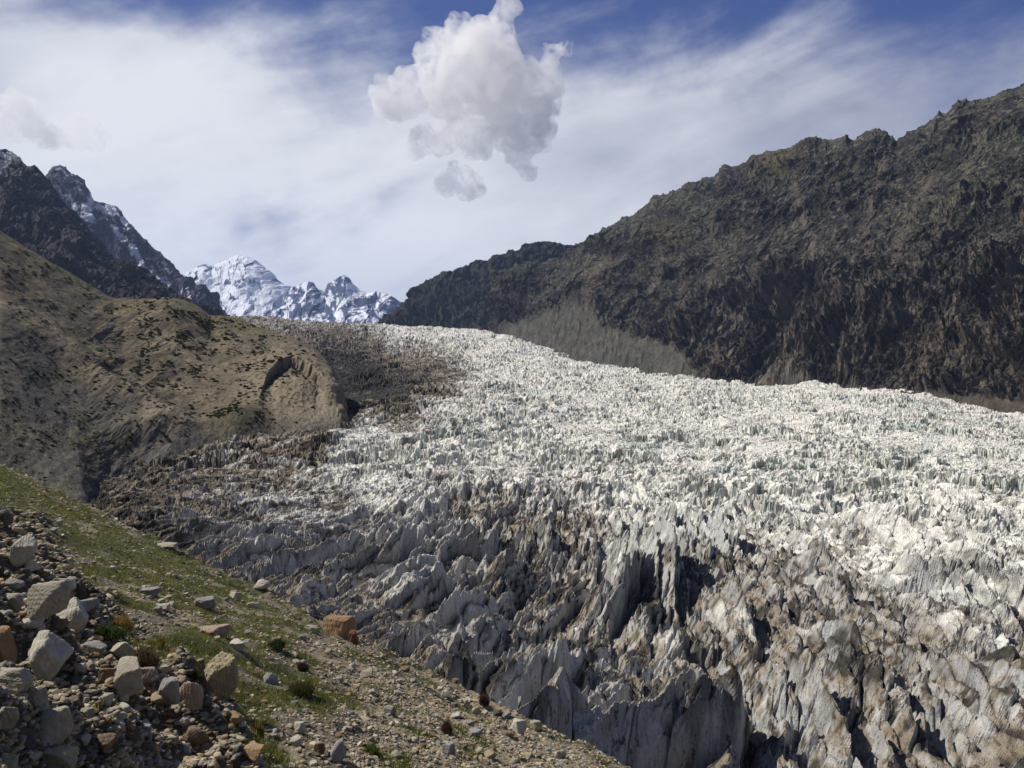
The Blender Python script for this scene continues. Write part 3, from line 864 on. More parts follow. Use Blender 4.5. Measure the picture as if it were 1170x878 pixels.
def build_snow_peaks():
    # two ranges: high white massif that melts into cloud, and the bluer peaks before it
    def rng(name, top, D, base_py, px0, px1, snow, seed):
        base = [(px0, base_py + 40, D * .72), (px1, base_py + 40, D * .72)]
        mid = [(p, q + (base_py - q) * .55, D * .88) for p, q in top]
        tp = [(p, q, D) for p, q in top]
        back = [(p, q + 30, D * 1.15) for p, q in top]
        V, S, T = loft([base, mid, tp, back], px0, px1, 620, [140, 220, 20])
        N = normals(V); x, y, z = V[..., 0], V[..., 1], V[..., 2]
        wr = 90 * fbm(x / 300, z / 300, 3, seed)
        r = ridged((x + wr) / 520, (z + .3 * x) / 620, 6, seed + 1, .55)
        V = V + N * ((34 * facets((x + .35 * z) / 330, (z - .2 * x) / 420, seed + 31) + 16 * facets((x + .35 * z) / 130, z / 170, seed + 33)) * ss(2.05, 1.8, T) + (30 * (r - .9)) * ss(2.1, 1.75, T) + 7 * (ridged(x / 160, z / 200, 4, seed + 7) - .8))[..., None]
        N2 = normals(V)
        n = fbm((x + .5 * z) / 80, z / 90, 5, seed + 2, .65)
        rockm = ss(snow - .15, snow + .2, n + .55 * (1 - N2[..., 2]) - .25 * N2[..., 0] * 1.0)
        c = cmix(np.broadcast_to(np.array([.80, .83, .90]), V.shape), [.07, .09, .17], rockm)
        grid_mesh(name, V, c, None, rock_mat(name + '_rock', .02, .6, 8.0, .2), smooth=False)
    rng('snow_massif', [(150, 330), (205, 318), (218, 309), (232, 303), (242, 305), (250, 300), (262, 296), (272, 291), (282, 293), (292, 298), (300, 304), (308, 311), (320, 322), (335, 333), (350, 345), (380, 360), (420, 372)], 8200, 372, 150, 420, .62, 901)
    rng('snow_peak', [(250, 372), (290, 366), (304, 356), (315, 345), (325, 334), (334, 327), (342, 325), (350, 321), (358, 322), (364, 330), (370, 334), (378, 326), (386, 319), (393, 314), (398, 317), (404, 325), (412, 331), (422, 334), (430, 332), (438, 333), (446, 337), (455, 344), (470, 352), (520, 370)], 6600, 372, 250, 520, -.02, 941)
    # valley floor under everything
    g = np.linspace(-12000, 12000, 60)
    GX, GY = np.meshgrid(g, g + 6000)
    V = np.stack([GX, GY, -90 + 0 * GX], -1)
    grid_mesh('valley_floor', V, np.broadcast_to(np.array([.12, .11, .09]), V.shape), None, ground_mat('valley_gravel', .1, .5, .95, .4, .5))


build_snow_peaks()
print('setting', time.time() - T0)


# ------------------------------------------------------------------ rocks
import bmesh
rng_ = np.random.RandomState(11)
_ico = {}


def ico(sub):
    if sub not in _ico:
        b = bmesh.new(); bmesh.ops.create_icosphere(b, subdivisions=sub, radius=1.0)
        v = np.array([q.co[:] for q in b.verts]); f = np.array([[q.index for q in p.verts] for p in b.faces])
        b.free(); _ico[sub] = (v / np.linalg.norm(v, axis=1, keepdims=True), f)
    return _ico[sub]


def rock_verts(sub, seed, round_=0.15, nplanes=11, rough=.05):
    """a broken block: a ball cut by random planes, edges a little worn"""
    r = np.random.RandomState(seed)
    v, f = ico(sub)
    n = r.normal(size=(nplanes, 3)); n /= np.linalg.norm(n, axis=1, keepdims=True)
    n = np.concatenate([n, [[0, 0, 1], [0, 0, -1]]])
    d = r.uniform(.55, .95, len(n)); d[-2] = r.uniform(.5, .8)
    den = v @ n.T
    rr = np.where(den > 1e-3, d / np.maximum(den, 1e-3), 9)
    k = 7 + 22 * (1 - round_) ** 2
    rad = -np.log(np.exp(-k * np.minimum(rr, 1.35)).sum(1) + math.exp(-k * 1.3)) / k
    rad = np.maximum(rad, .25)
    p = v * rad[:, None]
    nz = sum(a * np.sin(p @ r.normal(size=3) * fq + r.uniform(0, 6)) * np.sin(p @ r.normal(size=3) * fq + r.uniform(0, 6))
             for a, fq in ((.9, 3), (.6, 6), (.45, 11), (.35, 19), (.25, 33), (.2, 55)))
    p = p * (1 + rough * nz)[:, None]
    return p, f, nz


def hit(px, py):
    """where the bearing (px, py) meets the near slope"""
    Y = np.exp(np.linspace(math.log(5), math.log(185), 3000))
    p = P(px, py, Y)
    h = near_h(p[:, 0], p[:, 1])
    k = np.argmax(p[:, 2] < h)
    return p[k, 0], p[k, 1], h[k]


ROCKM = ground_mat('boulder_stone', 2.2, .55, .92, .35, .06, spec=.25)
PAL = {'pale': (.46, .43, .36), 'beige': (.37, .335, .26), 'tan': (.35, .29, .19), 'grey': (.26, .25, .23), 'dark': (.10, .092, .08),
       'orange': (.33, .215, .12), 'red': (.19, .085, .055), 'pink': (.34, .265, .20), 'lav': (.27, .26, .26), 'green': (.30, .29, .18), 'brown': (.17, .125, .08)}


def add_rock(name, px, py, w, h, colr, label, seed, round_=.2, sub=5, cat='boulder', group=None, rot=None, rough=.04):
    r = np.random.RandomState(seed + 500)
    x, y, z = hit(px, py + .36 * h)
    if cat == 'boulder':
        w *= 1.1; h *= 1.1
    sx = w / F * y * .5; sz = h / F * y * .5
    p, f, nz = rock_verts(sub, seed, round_, rough=rough)
    a = r.uniform(-.35, .35)
    T_ = np.array([[1, 0, 0], [0, math.cos(a), -math.sin(a)], [0, math.sin(a), math.cos(a)]])
    p = p @ T_.T
    p /= np.array([np.abs(p[:, 0]).max(), np.abs(p[:, 1]).max(), np.abs(p[:, 2]).max()])
    p = p * [sx * 1.02, max(sx * .85, sz * .8), sz * 1.12]
    p[:, 2] += sz * .62
    if rot:
        c, s_ = math.cos(rot), math.sin(rot)
        p[:, [0, 2]] = np.stack([p[:, 0] * c - p[:, 2] * s_, p[:, 0] * s_ + p[:, 2] * c], 1)
    c0 = np.array(PAL[colr]) * r.uniform(.9, 1.1)
    c = c0 * (1 + .10 * nz)[:, None]
    t = np.clip(np.sin(p @ r.normal(size=3) * 3.1 / sx) * .5 + .2 * nz, 0, 1)[:, None]
    c = c * (1 - .3 * t) + np.array([.20, .17, .12]) * .3 * t
    me = soup_mesh(name, p, f, c, ROCKM)
    o = bpy.data.objects.new(name, me); COL.objects.link(o)
    o.location = (x, y, z)
    o['label'] = label; o['category'] = cat
    if group:
        o['group'] = group
    return o


BOULDERS = [
    (54, 684, 40, 42, 'beige', 'tall beige boulder with brown streaked face leaning behind the egg shaped stone', .15),
    (69, 672, 30, 20, 'pale', 'pale slab resting on the back of the tall streaked boulder', .2),
    (86, 708, 38, 42, 'pale', 'pale topped boulder with a dark shaded front, beside the tall streaked boulder', .2),
    (99, 692, 26, 14, 'lav', 'flat lavender grey slab lying behind the pale topped boulder', .1),
    (53, 747, 50, 56, 'pale', 'biggest square cut boulder of the pile, speckled top and yellowish front', .05),
    (39, 713, 25, 15, 'pale', 'smooth egg shaped stone perched above the biggest square boulder', .9),
    (19, 690, 28, 28, 'beige', 'round backed boulder with a black shaded face near the pile\'s upper edge', .4),
    (15, 668, 24, 13, 'grey', 'low flat grey stone above the black faced boulder', .5),
    (4, 737, 28, 50, 'orange', 'orange brown boulder cut by the edge of the view', .3),
    (24, 632, 32, 30, 'pale', 'angular pale block standing highest in the boulder pile', .1),
    (35, 645, 20, 13, 'pale', 'small pale wedge at the foot of the highest angular block', .2),
    (4, 590, 18, 18, 'dark', 'dark grey stone alone on the grass at the edge of the view', .4),
    (20, 606, 19, 9, 'tan', 'flat yellowish stone lying in grass above the boulder pile', .3),
    (18, 776, 36, 30, 'beige', 'beige pyramid shaped boulder below the orange brown boulder', .1),
    (46, 798, 24, 26, 'beige', 'small blocky boulder standing in shade under the biggest square boulder', .2),
    (57, 830, 44, 36, 'beige', 'wide beige boulder with a notched top, low in the pile', .35),
    (5, 821, 28, 28, 'beige', 'beige boulder half cut by the edge of the view, below the pyramid boulder', .2),
    (64, 869, 44, 26, 'green', 'greenish beige flat topped boulder at the very bottom of the pile', .2),
    (5, 872, 26, 18, 'green', 'greenish stone in the bottom corner of the view', .4),
    (141, 744, 30, 21, 'beige', 'beige blunt boulder beside the brown grass tuft', .3),
    (149, 776, 34, 36, 'beige', 'beige upright boulder in the row below the brown tuft', .2),
    (169, 770, 28, 20, 'pink', 'pinkish wedge topped boulder leaning on the beige upright boulder', .1),
    (196, 793, 30, 34, 'grey', 'grey rounded block at the grassy end of the boulder row', .25),
    (219, 796, 24, 34, 'pink', 'pinkish cracked boulder standing last in the row, beside the grass', .2),
    (122, 800, 21, 14, 'beige', 'beige cup shaped stone in the gravel hollow of the pile', .3),
    (182, 800, 19, 12, 'tan', 'tan rimmed flat stone in front of the grey rounded block', .3),
    (188, 765, 15, 11, 'beige', 'small beige stone above the grey rounded block', .4),
    (122, 771, 22, 17, 'brown', 'brown crumbling stone in the middle of the pile', .3),
    (107, 742, 28, 15, 'grey', 'dark grey flat slab beside the biggest square boulder', .3),
    (210, 858, 20, 20, 'grey', 'grey boulder low in the gravel below the pinkish cracked boulder', .3),
    (224, 842, 26, 19, 'brown', 'dark brown boulder bedded in gravel near the pile\'s lower end', .3),
    (100, 815, 17, 14, 'grey', 'grey fist of rock in the shadowed hollow of the pile', .2),
    (92, 780, 20, 16, 'dark', 'dark stone tucked against the shady side of the biggest square boulder', .2),
    (142, 812, 22, 14, 'beige', 'beige stone half buried under the boulder row', .3),
    (166, 835, 24, 16, 'grey', 'grey slab tilted in gravel under the boulder row', .1),
    (120, 850, 26, 18, 'brown', 'brown block beside the greenish flat topped boulder', .2),
    (30, 850, 22, 16, 'dark', 'dark stone between the notched boulder and the bottom corner', .2),
    (96, 845, 18, 15, 'beige', 'beige chip beside the notched boulder', .2),
    (249, 773, 42, 44, 'tan', 'large lone tan boulder with a dark shaded side standing in grass', .25),
    (387, 717, 34, 28, 'orange', 'orange tan pointed boulder near the edge of the ice', .12),
    (404, 729, 13, 19, 'red', 'rust red shard against the orange tan pointed boulder', .1),
    (245, 721, 34, 15, 'pink', 'flat pinkish boulder lying in grass above the lone tan boulder', .15),
    (272, 737, 17, 13, 'pale', 'pale stone just downhill of the flat pinkish boulder', .3),
    (300, 667, 19, 13, 'pale', 'pale stone on the lip right above the dark ice', .3),
    (269, 681, 15, 12, 'pale', 'pale stone in grass just below the slope\'s lip', .3),
    (290, 692, 15, 10, 'pale', 'pale round cobble between grass patches near the ice', .6),
    (234, 689, 26, 13, 'grey', 'low grey brown slab in grass above the flat pinkish boulder', .2),
    (355, 718, 18, 11, 'beige', 'beige stone just left of the orange tan boulder', .3),
    (307, 775, 22, 13, 'lav', 'lavender grey stone in grass right of the lone tan boulder', .4),
    (386, 860, 21, 27, 'lav', 'blue grey upright block low on the grassy gravel', .1),
    (341, 830, 15, 15, 'pale', 'pale upright chip above the pale cobble in grass', .1),
    (338, 846, 15, 11, 'pale', 'pale rounded cobble lying in grass', .7),
    (289, 858, 26, 17, 'orange', 'orange beige slab at the foot of the orange tuft', .2),
    (268, 822, 17, 15, 'orange', 'small three cornered orange stone below the lone tan boulder', .0),
    (364, 855, 15, 15, 'brown', 'brown block beside the blue grey upright block', .2),
    (593, 832, 22, 21, 'pale', 'whitest angular block on the gravel tongue by the ice', .05),
    (612, 830, 16, 12, 'beige', 'beige block right beside the whitest angular block', .3),
    (572, 776, 11, 8, 'pale', 'pale cobble on the gravel lip under a clean ice face', .5),
    (525, 755, 11, 7, 'pale', 'pale cobble farther up the gravel lip beside the ice', .5),
    (513, 856, 16, 17, 'lav', 'lavender grey boulder in gravel beside the long grass streak', .3),
    (568, 814, 13, 10, 'dark', 'dark grey stone uphill of the whitest angular block', .3),
    (522, 818, 16, 7, 'pale', 'thin pale slab lying among gravel', .2),
    (445, 812, 16, 13, 'grey', 'grey stone at the upper end of the grass streaks', .3),
    (541, 837, 20, 8, 'lav', 'long pale grey slab pointing down the gravel', .2),
    (169, 677, 24, 9, 'grey', 'long low grey slab across the middle of the grass slope', .1),
    (188, 694, 14, 8, 'pale', 'small bright slab below the long low grey slab', .2),
    (190, 624, 28, 6, 'beige', 'long thin flat slab along the top lip of the grass', .1),
    (130, 650, 9, 7, 'pale', 'tiny bright cobble in the middle of the grass slope', .5),
    (560, 862, 18, 12, 'tan', 'tan orange block low on the gravel tongue', .2),
    (640, 862, 15, 11, 'beige', 'beige block at the lower tip of the gravel tongue', .2),
    (452, 862, 15, 9, 'beige', 'beige flat stone inside the long grass streak', .2),
    (420, 770, 17, 11, 'beige', 'beige stone below the rust red shard', .3),
]
for i, (px, py, w_, h_, c_, lab, rd) in enumerate(BOULDERS):
    add_rock('boulder' if max(w_, h_) > 22 else 'rock', px, py, w_, h_, c_, lab, 1000 + i * 7, rd, 5, 'boulder' if max(w_, h_) > 22 else 'rock')
print('boulders', time.time() - T0)

# smaller rocks, each an object, strewn zone by zone
ZONES = [
    ('cobbles packed in the boulder pile', 'cobble', 'cobble packed between the boulders of the pile', 70, [(0, 620), (60, 655), (110, 720), (170, 780), (245, 800), (235, 878), (0, 878)], ['beige', 'grey', 'brown', 'pale', 'dark'], (8, 17), .25),
    ('stones in the grass', 'stone', 'stone half sunk in the grassy slope', 60, [(40, 570), (130, 610), (240, 660), (330, 700), (400, 760), (430, 878), (260, 878), (240, 760), (120, 690), (60, 630)], ['pale', 'beige', 'grey', 'pink'], (5, 10), .35),
    ('rubble beside the ice', 'stone', 'stone on the bare gravel beside the ice', 80, [(340, 705), (430, 735), (500, 770), (570, 800), (630, 835), (680, 878), (440, 878), (400, 800)], ['pale', 'beige', 'tan', 'grey', 'lav', 'brown'], (5, 11), .3),
]


def in_poly(poly, x, y):
    c = False; n = len(poly)
    for i in range(n):
        (x1, y1), (x2, y2) = poly[i], poly[(i + 1) % n]
        if (y1 > y) != (y2 > y) and x < (x2 - x1) * (y - y1) / (y2 - y1) + x1:
            c = not c
    return c


k_ = 0
for grp, nm, lab, cnt, poly, cols, (s0, s1), rd in ZONES:
    n = 0
    xs_ = [p[0] for p in poly]; ys_ = [p[1] for p in poly]
    while n < cnt:
        a, b = rng_.uniform(min(xs_), max(xs_)), rng_.uniform(min(ys_), max(ys_))
        if not in_poly(poly, a, b):
            continue
        sz = s0 + (s1 - s0) * rng_.rand() ** 2
        cc = cols[rng_.randint(len(cols))]
        word = {'lav': 'bluish grey', 'pink': 'pinkish', 'dark': 'nearly black'}.get(cc, cc)
        lab_ = ('larger ' if sz > s0 + .45 * (s1 - s0) else 'small ') + word + ' ' + lab
        add_rock(nm, a, b, sz * rng_.uniform(.9, 1.4), sz * rng_.uniform(.6, 1), cc, lab_, 3000 + k_, rd + rng_.uniform(-.15, .3), 4, nm, grp, rough=.06)
        n += 1; k_ += 1
print('rocks', time.time() - T0)


# ------------------------------------------------------------------ loose scree
def scatter(n, wfun, seed, x0=-300, x1=1000, y0=6.0, y1=150):
    r = np.random.RandomState(seed)
    tx = (r.uniform(x0, x1, n) - W0 / 2) / F; Y = np.exp(r.uniform(math.log(y0), math.log(y1), n))
    X = tx * Y
    keep = r.rand(n) < wfun(X, Y)
    return X[keep], Y[keep], r


def stones():
    def wf(X, Y):
        z, u, v, e = near_base(X, Y)
        px, py = proj(np.stack([X, Y, z], -1))
        pm = pile_mask(X, Y); g = grass_mask(X, Y)
        return np.where(u < e + 3, np.clip(.42 + .58 * pm + .45 * ss(330, 450, px) - .25 * g + .5 * fbm(X / 3, Y / 3, 3, 861), .05, 1), 0) * (py < 1000)
    X, Y, r = scatter(215000, wf, 5)
    n = len(X)
    lod = Y / F
    pm = pile_mask(X, Y)
    sz = np.maximum(.030 * np.exp(r.normal(size=n) * .55) * (1 + 1.0 * pm), lod * (.9 + 1.5 * r.rand(n) ** 2.5 + .8 * pm * r.rand(n)))
    sz = np.minimum(sz, lod * 5)
    Z = near_h(X, Y)
    pal = np.array([PAL[k] for k in ('beige', 'pale', 'grey', 'dark', 'tan', 'brown', 'lav', 'pink', 'grey')]) * .92
    ci = r.randint(0, len(pal), n)
    col = pal[ci] * r.uniform(.65, 1.2, (n, 1)) * [1.06, 1.0, .87]
    vs, fs, cs = [], [], []
    off = 0
    for kind in range(14):
        sel = np.where(np.arange(n) % 14 == kind)[0]
        p, f, nz = rock_verts(2 if kind < 11 else 2, 7000 + kind, .1, 7, .03)
        m = len(sel)
        a = r.uniform(0, 6.28, m); sc3 = np.stack([r.uniform(.8, 1.3, m), r.uniform(.7, 1.1, m), r.uniform(.45, .8, m)], 1) * sz[sel][:, None]
        q = p[None] * sc3[:, None]
        tl = r.uniform(-.5, .5, m)
        c, s_ = np.cos(tl)[:, None], np.sin(tl)[:, None]
        q = np.stack([q[..., 0] * c - q[..., 2] * s_, q[..., 1], q[..., 0] * s_ + q[..., 2] * c], -1)
        c, s_ = np.cos(a)[:, None], np.sin(a)[:, None]
        q = np.stack([q[..., 0] * c - q[..., 1] * s_, q[..., 0] * s_ + q[..., 1] * c, q[..., 2]], -1)
        q += np.stack([X[sel], Y[sel], Z[sel] + .15 * sz[sel]], -1)[:, None]
        vs.append(q.reshape(-1, 3)); fs.append((f[None] + (np.arange(m) * len(p))[:, None, None] + off).reshape(-1, 3))
        cs.append(np.repeat(col[sel], len(p), 0)); off += m * len(p)
    m_ = ground_mat('scree_stone', 6.0, .3, .95, .25, .02)
    me = soup_mesh('scree', np.concatenate(vs), np.concatenate(fs), np.concatenate(cs), m_)
    o = bpy.data.objects.new('scree', me); COL.objects.link(o); o['kind'] = 'stuff'
    print('stones', n, time.time() - T0)


stones()


# ------------------------------------------------------------------ grass
def blade_mat(name):
    m = bpy.data.materials.new(name); m.use_nodes = True
    t = NT(m.node_tree)
    c = t.n('ShaderNodeAttribute', attribute_name='Col').outputs['Color']
    d = t.n('ShaderNodeBsdfPrincipled', {'Base Color': c, 'Roughness': .8, 'Specular IOR Level': .15})
    tr = t.n('ShaderNodeBsdfTranslucent', {'Color': c})
    mx = t.n('ShaderNodeMixShader', {0: .35, 1: d.outputs[0], 2: tr.outputs[0]})
    t.n('ShaderNodeOutputMaterial', {'Surface': mx.outputs[0]})
    return m


BLADE = blade_mat('blades')


def blades(X, Y, Z, hgt, wid, spread, nb, col, r):
    """tufts of bent blades; returns verts, triangles, colours"""
    n = len(X)
    a = r.uniform(0, 6.283, (n, nb)); rad = spread[:, None] * np.sqrt(r.rand(n, nb)) * .6
    bx = X[:, None] + np.cos(a) * rad; by = Y[:, None] + np.sin(a) * rad; bz = Z[:, None] - .02 + 0 * a
    lean = r.uniform(.15, .9, (n, nb)); h = hgt[:, None] * r.uniform(.6, 1.15, (n, nb))
    tx = bx + np.cos(a) * lean * h * .8; ty = by + np.sin(a) * lean * h * .8; tz = bz + h
    fa = r.uniform(0, 6.283, (n, nb)); wx = np.cos(fa) * wid[:, None] * .5; wy = np.sin(fa) * wid[:, None] * .5
    V = np.stack([np.stack([bx - wx, by - wy, bz], -1), np.stack([bx + wx, by + wy, bz], -1), np.stack([tx, ty, tz], -1)], 2).reshape(-1, 3)
    Fc = np.arange(len(V)).reshape(-1, 3)
    c = col[:, None, None] * r.uniform(.75, 1.2, (n, nb, 1, 1)) * np.ones((1, nb, 3, 1))
    return V, Fc, c.reshape(-1, 3)


def grass():
    def wf(X, Y):
        return grass_mask(X, Y) ** 1.3 * (near_base(X, Y)[1] < near_base(X, Y)[3] + 1)
    X, Y, r = scatter(260000, wf, 6)
    n = len(X); lod = Y / F
    Z = near_h(X, Y)
    h = np.maximum(r.uniform(.05, .16, n), lod * 2.0) * r.uniform(.6, 1.2, n)
    t = np.clip(.5 + .8 * fbm(X / 2.2, Y / 2.2, 4, 871), 0, 1)[:, None]
    col = np.array([.10, .13, .027]) * (1 - t) + np.array([.235, .235, .065]) * t
    dry = (r.rand(n) < .10)[:, None]
    col = np.where(dry, np.array([.22, .17, .07]), col) * r.uniform(.8, 1.15, (n, 1))
    V, Fc, c = blades(X, Y, Z, h, np.maximum(.022, lod * .75), h * 1.6, 7, col, r)
    me = soup_mesh('grass', V, Fc, c, BLADE)
    o = bpy.data.objects.new('grass', me); COL.objects.link(o); o['kind'] = 'stuff'
    print('grass', n, time.time() - T0)


grass()

TUFTS = [
    (139, 714, 24, 20, (.30, .20, .07), 'orange cushion tuft on the grass above the blunt beige boulder'),
    (166, 752, 24, 24, (.15, .11, .06), 'brown dry tuft against the blunt beige boulder'),
    (126, 723, 28, 19, (.075, .10, .028), 'dense green tuft below the orange cushion tuft'),
    (344, 787, 26, 20, (.085, .085, .035), 'dark brownish green shrub in the middle of the stony grass'),
    (315, 737, 22, 13, (.05, .075, .025), 'low dark green shrub near the orange tan boulder'),
    (294, 838, 14, 22, (.20, .16, .05), 'yellowish upright tuft behind the orange beige slab'),
    (553, 800, 11, 13, (.10, .055, .04), 'dark reddish shrub on the bare gravel'),
    (483, 752, 15, 12, (.045, .06, .025), 'lone dark green shrub on the gravel lip by the ice'),
    (346, 762, 9, 11, (.12, .075, .05), 'small reddish tuft uphill of the brownish green shrub'),
    (543, 784, 10, 11, (.20, .15, .07), 'small straw coloured tuft uphill of the dark red shrub'),
    (180, 735, 15, 10, (.22, .19, .05), 'yellow green tuft uphill of the pinkish wedge boulder'),
    (510, 832, 14, 14, (.12, .065, .045), 'reddish shrub between the thin pale slab and the lavender boulder'),
    (425, 858, 22, 13, (.10, .14, .03), 'green tuft at the edge of the long grass streak'),
    (222, 772, 14, 12, (.10, .11, .03), 'green tuft in the shade of the lone tan boulder'),
]


def tuft(px, py, w_, h_, c_, lab, seed):
    r = np.random.RandomState(seed)
    x, y, z = hit(px, py + .4 * h_)
    wm = w_ / F * y * .5; hm = h_ / F * y
    o = bpy.data.objects.new('shrub', None); COL.objects.link(o); o.location = (x, y, z)
    o['label'] = lab; o['category'] = 'shrub'
    # foliage: blades from many small twig ends on a rounded cushion
    m = 420
    d = r.normal(size=(m, 3)); d[:, 2] = np.abs(d[:, 2]); d /= np.linalg.norm(d, axis=1, keepdims=True)
    lump = 1 + .3 * np.sin(d[:, :1] * 4 + seed) + .3 * np.sin(d[:, 1:2] * 5 + seed * 2) * d[:, 2:]
    q = d * [wm, wm * .9, hm * .6] * lump * r.uniform(.2, 1, (m, 1)) ** .5
    col = np.array(c_) * r.uniform(.7, 1.3, (m, 1))
    V, Fc, c = blades(q[:, 0], q[:, 1], q[:, 2], r.uniform(.15, .5, m) * hm, np.full(m, max(.02, .8 * y / F)), np.full(m, hm * .15), 5, col, r)
    f = bpy.data.objects.new('foliage', soup_mesh('foliage', V, Fc, c, BLADE)); COL.objects.link(f); f.parent = o
    # twigs
    tv, tf = [], []
    for k in range(14):
        e = q[r.randint(m)] * .85
        b = np.array([e[0] * .1, e[1] * .1, -.05])
        w0 = .02 * (1 + wm)
        for s_ in range(3):
            a = s_ * 2.094
            tv.append(b + [math.cos(a) * w0, math.sin(a) * w0, 0])
        tv.append(e); n0 = len(tv) - 4
        tf += [(n0, n0 + 1, n0 + 3), (n0 + 1, n0 + 2, n0 + 3), (n0 + 2, n0, n0 + 3)]
    tw = bpy.data.objects.new('twigs', soup_mesh('twigs', np.array(tv), np.array(tf), np.tile([.10, .07, .05], (len(tv), 1)), BLADE))
    COL.objects.link(tw); tw.parent = o


for i, a in enumerate(TUFTS):
    tuft(*a, 9000 + i)


# ------------------------------------------------------------------ bushes on the far hillside
def hill_bushes():
    r = np.random.RandomState(31)
    vis = (Hpx > 0) & (Hpx < 400) & (Hpy > 265) & (Hpy < 560)
    T_ = np.zeros(Hpx.shape, bool); T_[70:800] = True
    dens = (1.0 * bump(Hpx, Hpy, 200, 395, 48, 34) + .55 * bump(Hpx, Hpy, 272, 490, 34, 9) + .16 * (Hpx < 300) + .3 * bump(Hpx, Hpy, 60, 470, 70, 60) + .35 * bump(Hpx, Hpy, 300, 425, 40, 40)
            + .3 * bump(Hpx, Hpy, 130, 505, 50, 12))
    pat = ss(-.3, .5, fbm(Hpx / 22, Hpy / 14, 4, 881, .6))
    w = (dens * pat * vis * T_).ravel(); w /= w.sum()
    pts = HV.reshape(-1, 3)
    idx = r.choice(len(pts), 2400, replace=False, p=w)
    # one bush: many leaf-sized faces around a low cushion
    protos = []
    mats = []
    for k in range(6):
        m = 150
        d = r.normal(size=(m, 3)); d[:, 2] = np.abs(d[:, 2]) * .9; d /= np.linalg.norm(d, axis=1, keepdims=True)
        q = d * [1, .9, .65] * r.uniform(.55, 1, (m, 1)) * (1 + .25 * np.sin(d[:, :1] * 5 + k))
        a = r.normal(size=(m, 3)); a /= np.linalg.norm(a, axis=1, keepdims=True)
        b = np.cross(a, r.normal(size=(m, 3))); b /= np.linalg.norm(b, axis=1, keepdims=True)
        L = .32
        V = np.stack([q - a * L, q + a * L, q + b * L * 1.2], 1).reshape(-1, 3)
        c = np.array([[.050, .060, .024], [.038, .046, .022], [.065, .062, .028]][k % 3]) * np.repeat(r.uniform(.7, 1.25, (m, 1)), 3, 0)
        protos.append((V, np.arange(len(V)).reshape(-1, 3), c))
    meshes = [soup_mesh('bush', *p, BLADE) for p in protos]
    p = pts[idx]; Y = p[:, 1]
    size = Y / F * (1.0 + 1.5 * r.rand(len(idx)) ** 2)
    order = np.argsort(-size * F / Y * (1 + 0 * Y))
    idx = order
    for j in idx[:240]:
        o = bpy.data.objects.new('bush', meshes[r.randint(6)]); COL.objects.link(o)
        o.location = p[j]; o.scale = (size[j],) * 3; o.rotation_euler = (0, 0, r.uniform(0, 6.28))
        o['label'] = 'low dark bush dotting the brown hillside across the gully'
        o['category'] = 'bush'; o['group'] = 'bushes on the brown hillside'
    vs, fs, cs, off = [], [], [], 0
    for j in idx[240:]:
        V, Fc, c = protos[r.randint(6)]
        V = V[:180]; Fc = Fc[:60]; c = c[:180]
        vs.append(V * size[j] + p[j]); fs.append(Fc + off); cs.append(c); off += len(V)
    o = bpy.data.objects.new('scrub', soup_mesh('scrub', np.concatenate(vs), np.concatenate(fs), np.concatenate(cs), BLADE))
    COL.objects.link(o); o['kind'] = 'stuff'
    print('bushes', time.time() - T0)


hill_bushes()


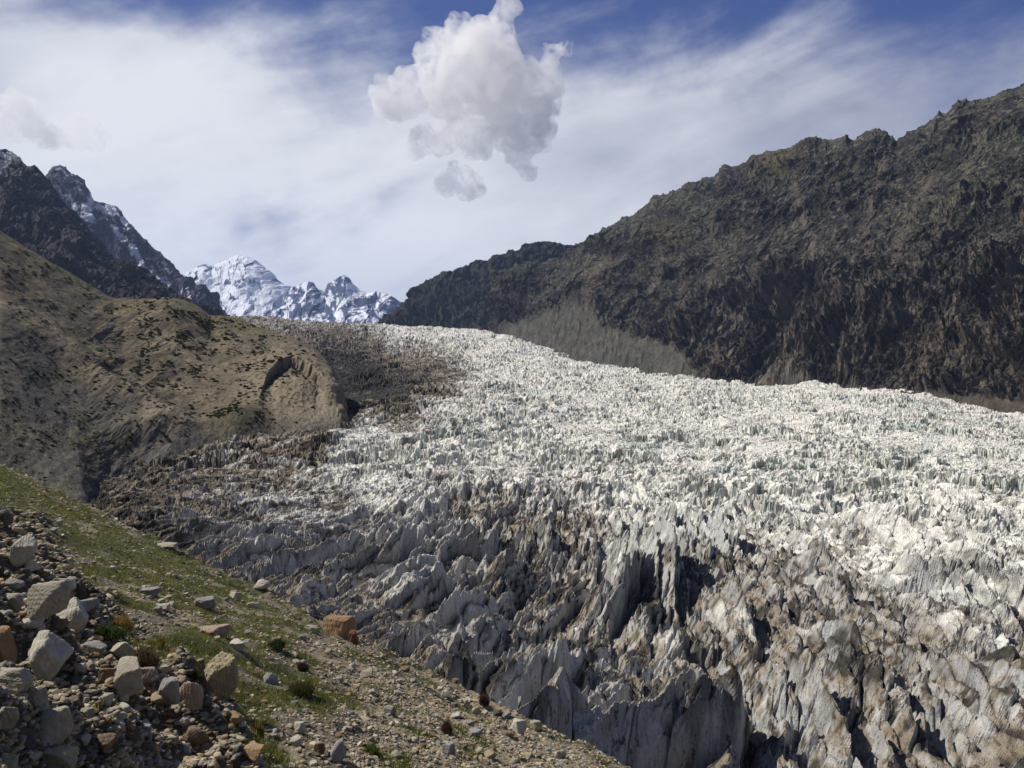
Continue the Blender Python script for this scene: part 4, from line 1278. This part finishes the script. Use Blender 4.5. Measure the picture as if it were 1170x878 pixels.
# ------------------------------------------------------------------ the cumulus cloud
def cloud(name, label, balls, D, dens, seed, vox=26, push=1.0):
    r = np.random.RandomState(seed)
    b = bmesh.new()
    for px, py, rad in balls:
        c = P(px, py, D + r.uniform(-1, 1) * rad * 9); R_ = rad / F * D
        bmesh.ops.create_icosphere(b, subdivisions=3, radius=R_, matrix=__import__('mathutils').Matrix.Translation(Vector(c)))
    me = bpy.data.meshes.new(name); b.to_mesh(me); b.free()
    o = bpy.data.objects.new(name, me); COL.objects.link(o)
    md = o.modifiers.new('r', 'REMESH'); md.mode = 'VOXEL'; md.voxel_size = vox
    dg = bpy.context.evaluated_depsgraph_get()
    me2 = bpy.data.meshes.new_from_object(o.evaluated_get(dg))
    o.modifiers.clear(); o.data = me2; me2.name = name
    n = len(me2.vertices)
    co = np.zeros(n * 3, np.float32); me2.vertices.foreach_get('co', co); co = co.reshape(-1, 3)
    no = np.zeros(n * 3, np.float32); me2.vertices.foreach_get('normal', no); no = no.reshape(-1, 3)

    def n3(p, sc_, sd, fn):
        return (fn(p[:, 0] / sc_ + p[:, 1] / sc_ * .37, p[:, 2] / sc_ - p[:, 1] / sc_ * .41, sd) + fn(p[:, 1] / sc_ + 5, p[:, 2] / sc_ + p[:, 0] / sc_ * .3, sd + 3)) * .5
    bil = lambda a, b_, s_: 1 - 2.2 * np.abs(fbm(a, b_, 1, s_))
    d = 90 * n3(co, 330, seed, lambda a, b_, s_: fbm(a, b_, 3, s_)) + 75 * n3(co, 190, seed + 9, bil) + 42 * n3(co, 85, seed + 19, bil) + 16 * n3(co, 42, seed + 29, bil)
    co = co + no * ((d + 4) * push)[:, None]
    me2.vertices.foreach_set('co', co.reshape(-1)); me2.update()
    md = o.modifiers.new('r', 'REMESH'); md.mode = 'VOXEL'; md.voxel_size = vox * .8
    me3 = bpy.data.meshes.new_from_object(o.evaluated_get(bpy.context.evaluated_depsgraph_get()))
    o.modifiers.clear(); o.data = me3; me3.name = name; me2 = me3
    m = bpy.data.materials.new(name); m.use_nodes = True
    t = NT(m.node_tree)
    pos = t.n('ShaderNodeNewGeometry').outputs['Position']
    nz = t.m('ADD', t.m('MULTIPLY', t.noise(pos, .0036, 5, .6, .6), .54), t.m('MULTIPLY', t.noise(pos, .012, 6, .68, .8), .46))
    de = t.m('MULTIPLY', t.ramp(nz, .43, .58), dens)
    v = t.n('ShaderNodeVolumePrincipled', {'Color': (1, 1, 1, 1), 'Density': de, 'Anisotropy': .35})
    t.n('ShaderNodeOutputMaterial', {'Volume': v.outputs[0]})
    m.cycles.volume_step_rate = .25
    me2.materials.clear(); me2.materials.append(m)
    o['label'] = label; o['category'] = 'cloud'
    return o


cloud('cumulus_cloud', 'puffy white cumulus cloud with grey underside floating above the glacier head',
      [(580, 6, 9), (573, 22, 12), (530, 47, 22), (556, 58, 30), (502, 58, 16), (484, 66, 10), (470, 104, 19), (448, 116, 15), (433, 110, 9), (437, 96, 6),
       (520, 96, 34), (566, 98, 38), (598, 104, 28), (618, 116, 18), (632, 66, 10), (646, 58, 6), (620, 80, 9), (630, 100, 11), (600, 132, 27),
       (613, 150, 16), (574, 136, 28), (524, 134, 22), (482, 158, 10), (474, 172, 7), (504, 166, 13), (546, 164, 15), (592, 178, 9), (600, 196, 6)], 8000, .0075, 21)
cloud('cloud_puff', 'small grey cloud puff hanging just under the big cumulus',
      [(510, 212, 10), (526, 208, 14), (542, 216, 9), (500, 218, 6), (532, 220, 8), (520, 196, 7)], 8100, .009, 33, vox=20, push=.55)
cloud('cloud_scrap', 'low scrap of cloud above the snow streaked rocky ridge at the edge of the view',
      [(92, 150, 16), (108, 157, 11), (20, 146, 14), (50, 158, 12), (76, 146, 8), (84, 160, 8), (12, 118, 14), (28, 132, 15), (45, 145, 12), (6, 135, 16), (60, 158, 9)], 9500, .0035, 51, push=.8)
print('cloud', time.time() - T0)


# ------------------------------------------------------------------ mountain air
def haze():
    me = bpy.data.meshes.new('haze')
    X0, X1, Y0, Y1, Z0, Z1 = -12500, 12500, -6500, 18500, -95, 1500
    v = [(x, y, z) for z in (Z0, Z1) for y in (Y0, Y1) for x in (X0, X1)]
    me.from_pydata(v, [], [(0, 2, 3, 1), (4, 5, 7, 6), (0, 1, 5, 4), (2, 6, 7, 3), (0, 4, 6, 2), (1, 3, 7, 5)])
    o = bpy.data.objects.new('haze', me); COL.objects.link(o); o['kind'] = 'stuff'
    m = bpy.data.materials.new('haze'); m.use_nodes = True
    t = NT(m.node_tree)
    vv = t.n('ShaderNodeVolumePrincipled', {'Color': (.45, .62, 1.0, 1), 'Density': .000034, 'Anisotropy': .2})
    t.n('ShaderNodeOutputMaterial', {'Volume': vv.outputs[0]})
    me.materials.append(m)


haze()
print('done', time.time() - T0)
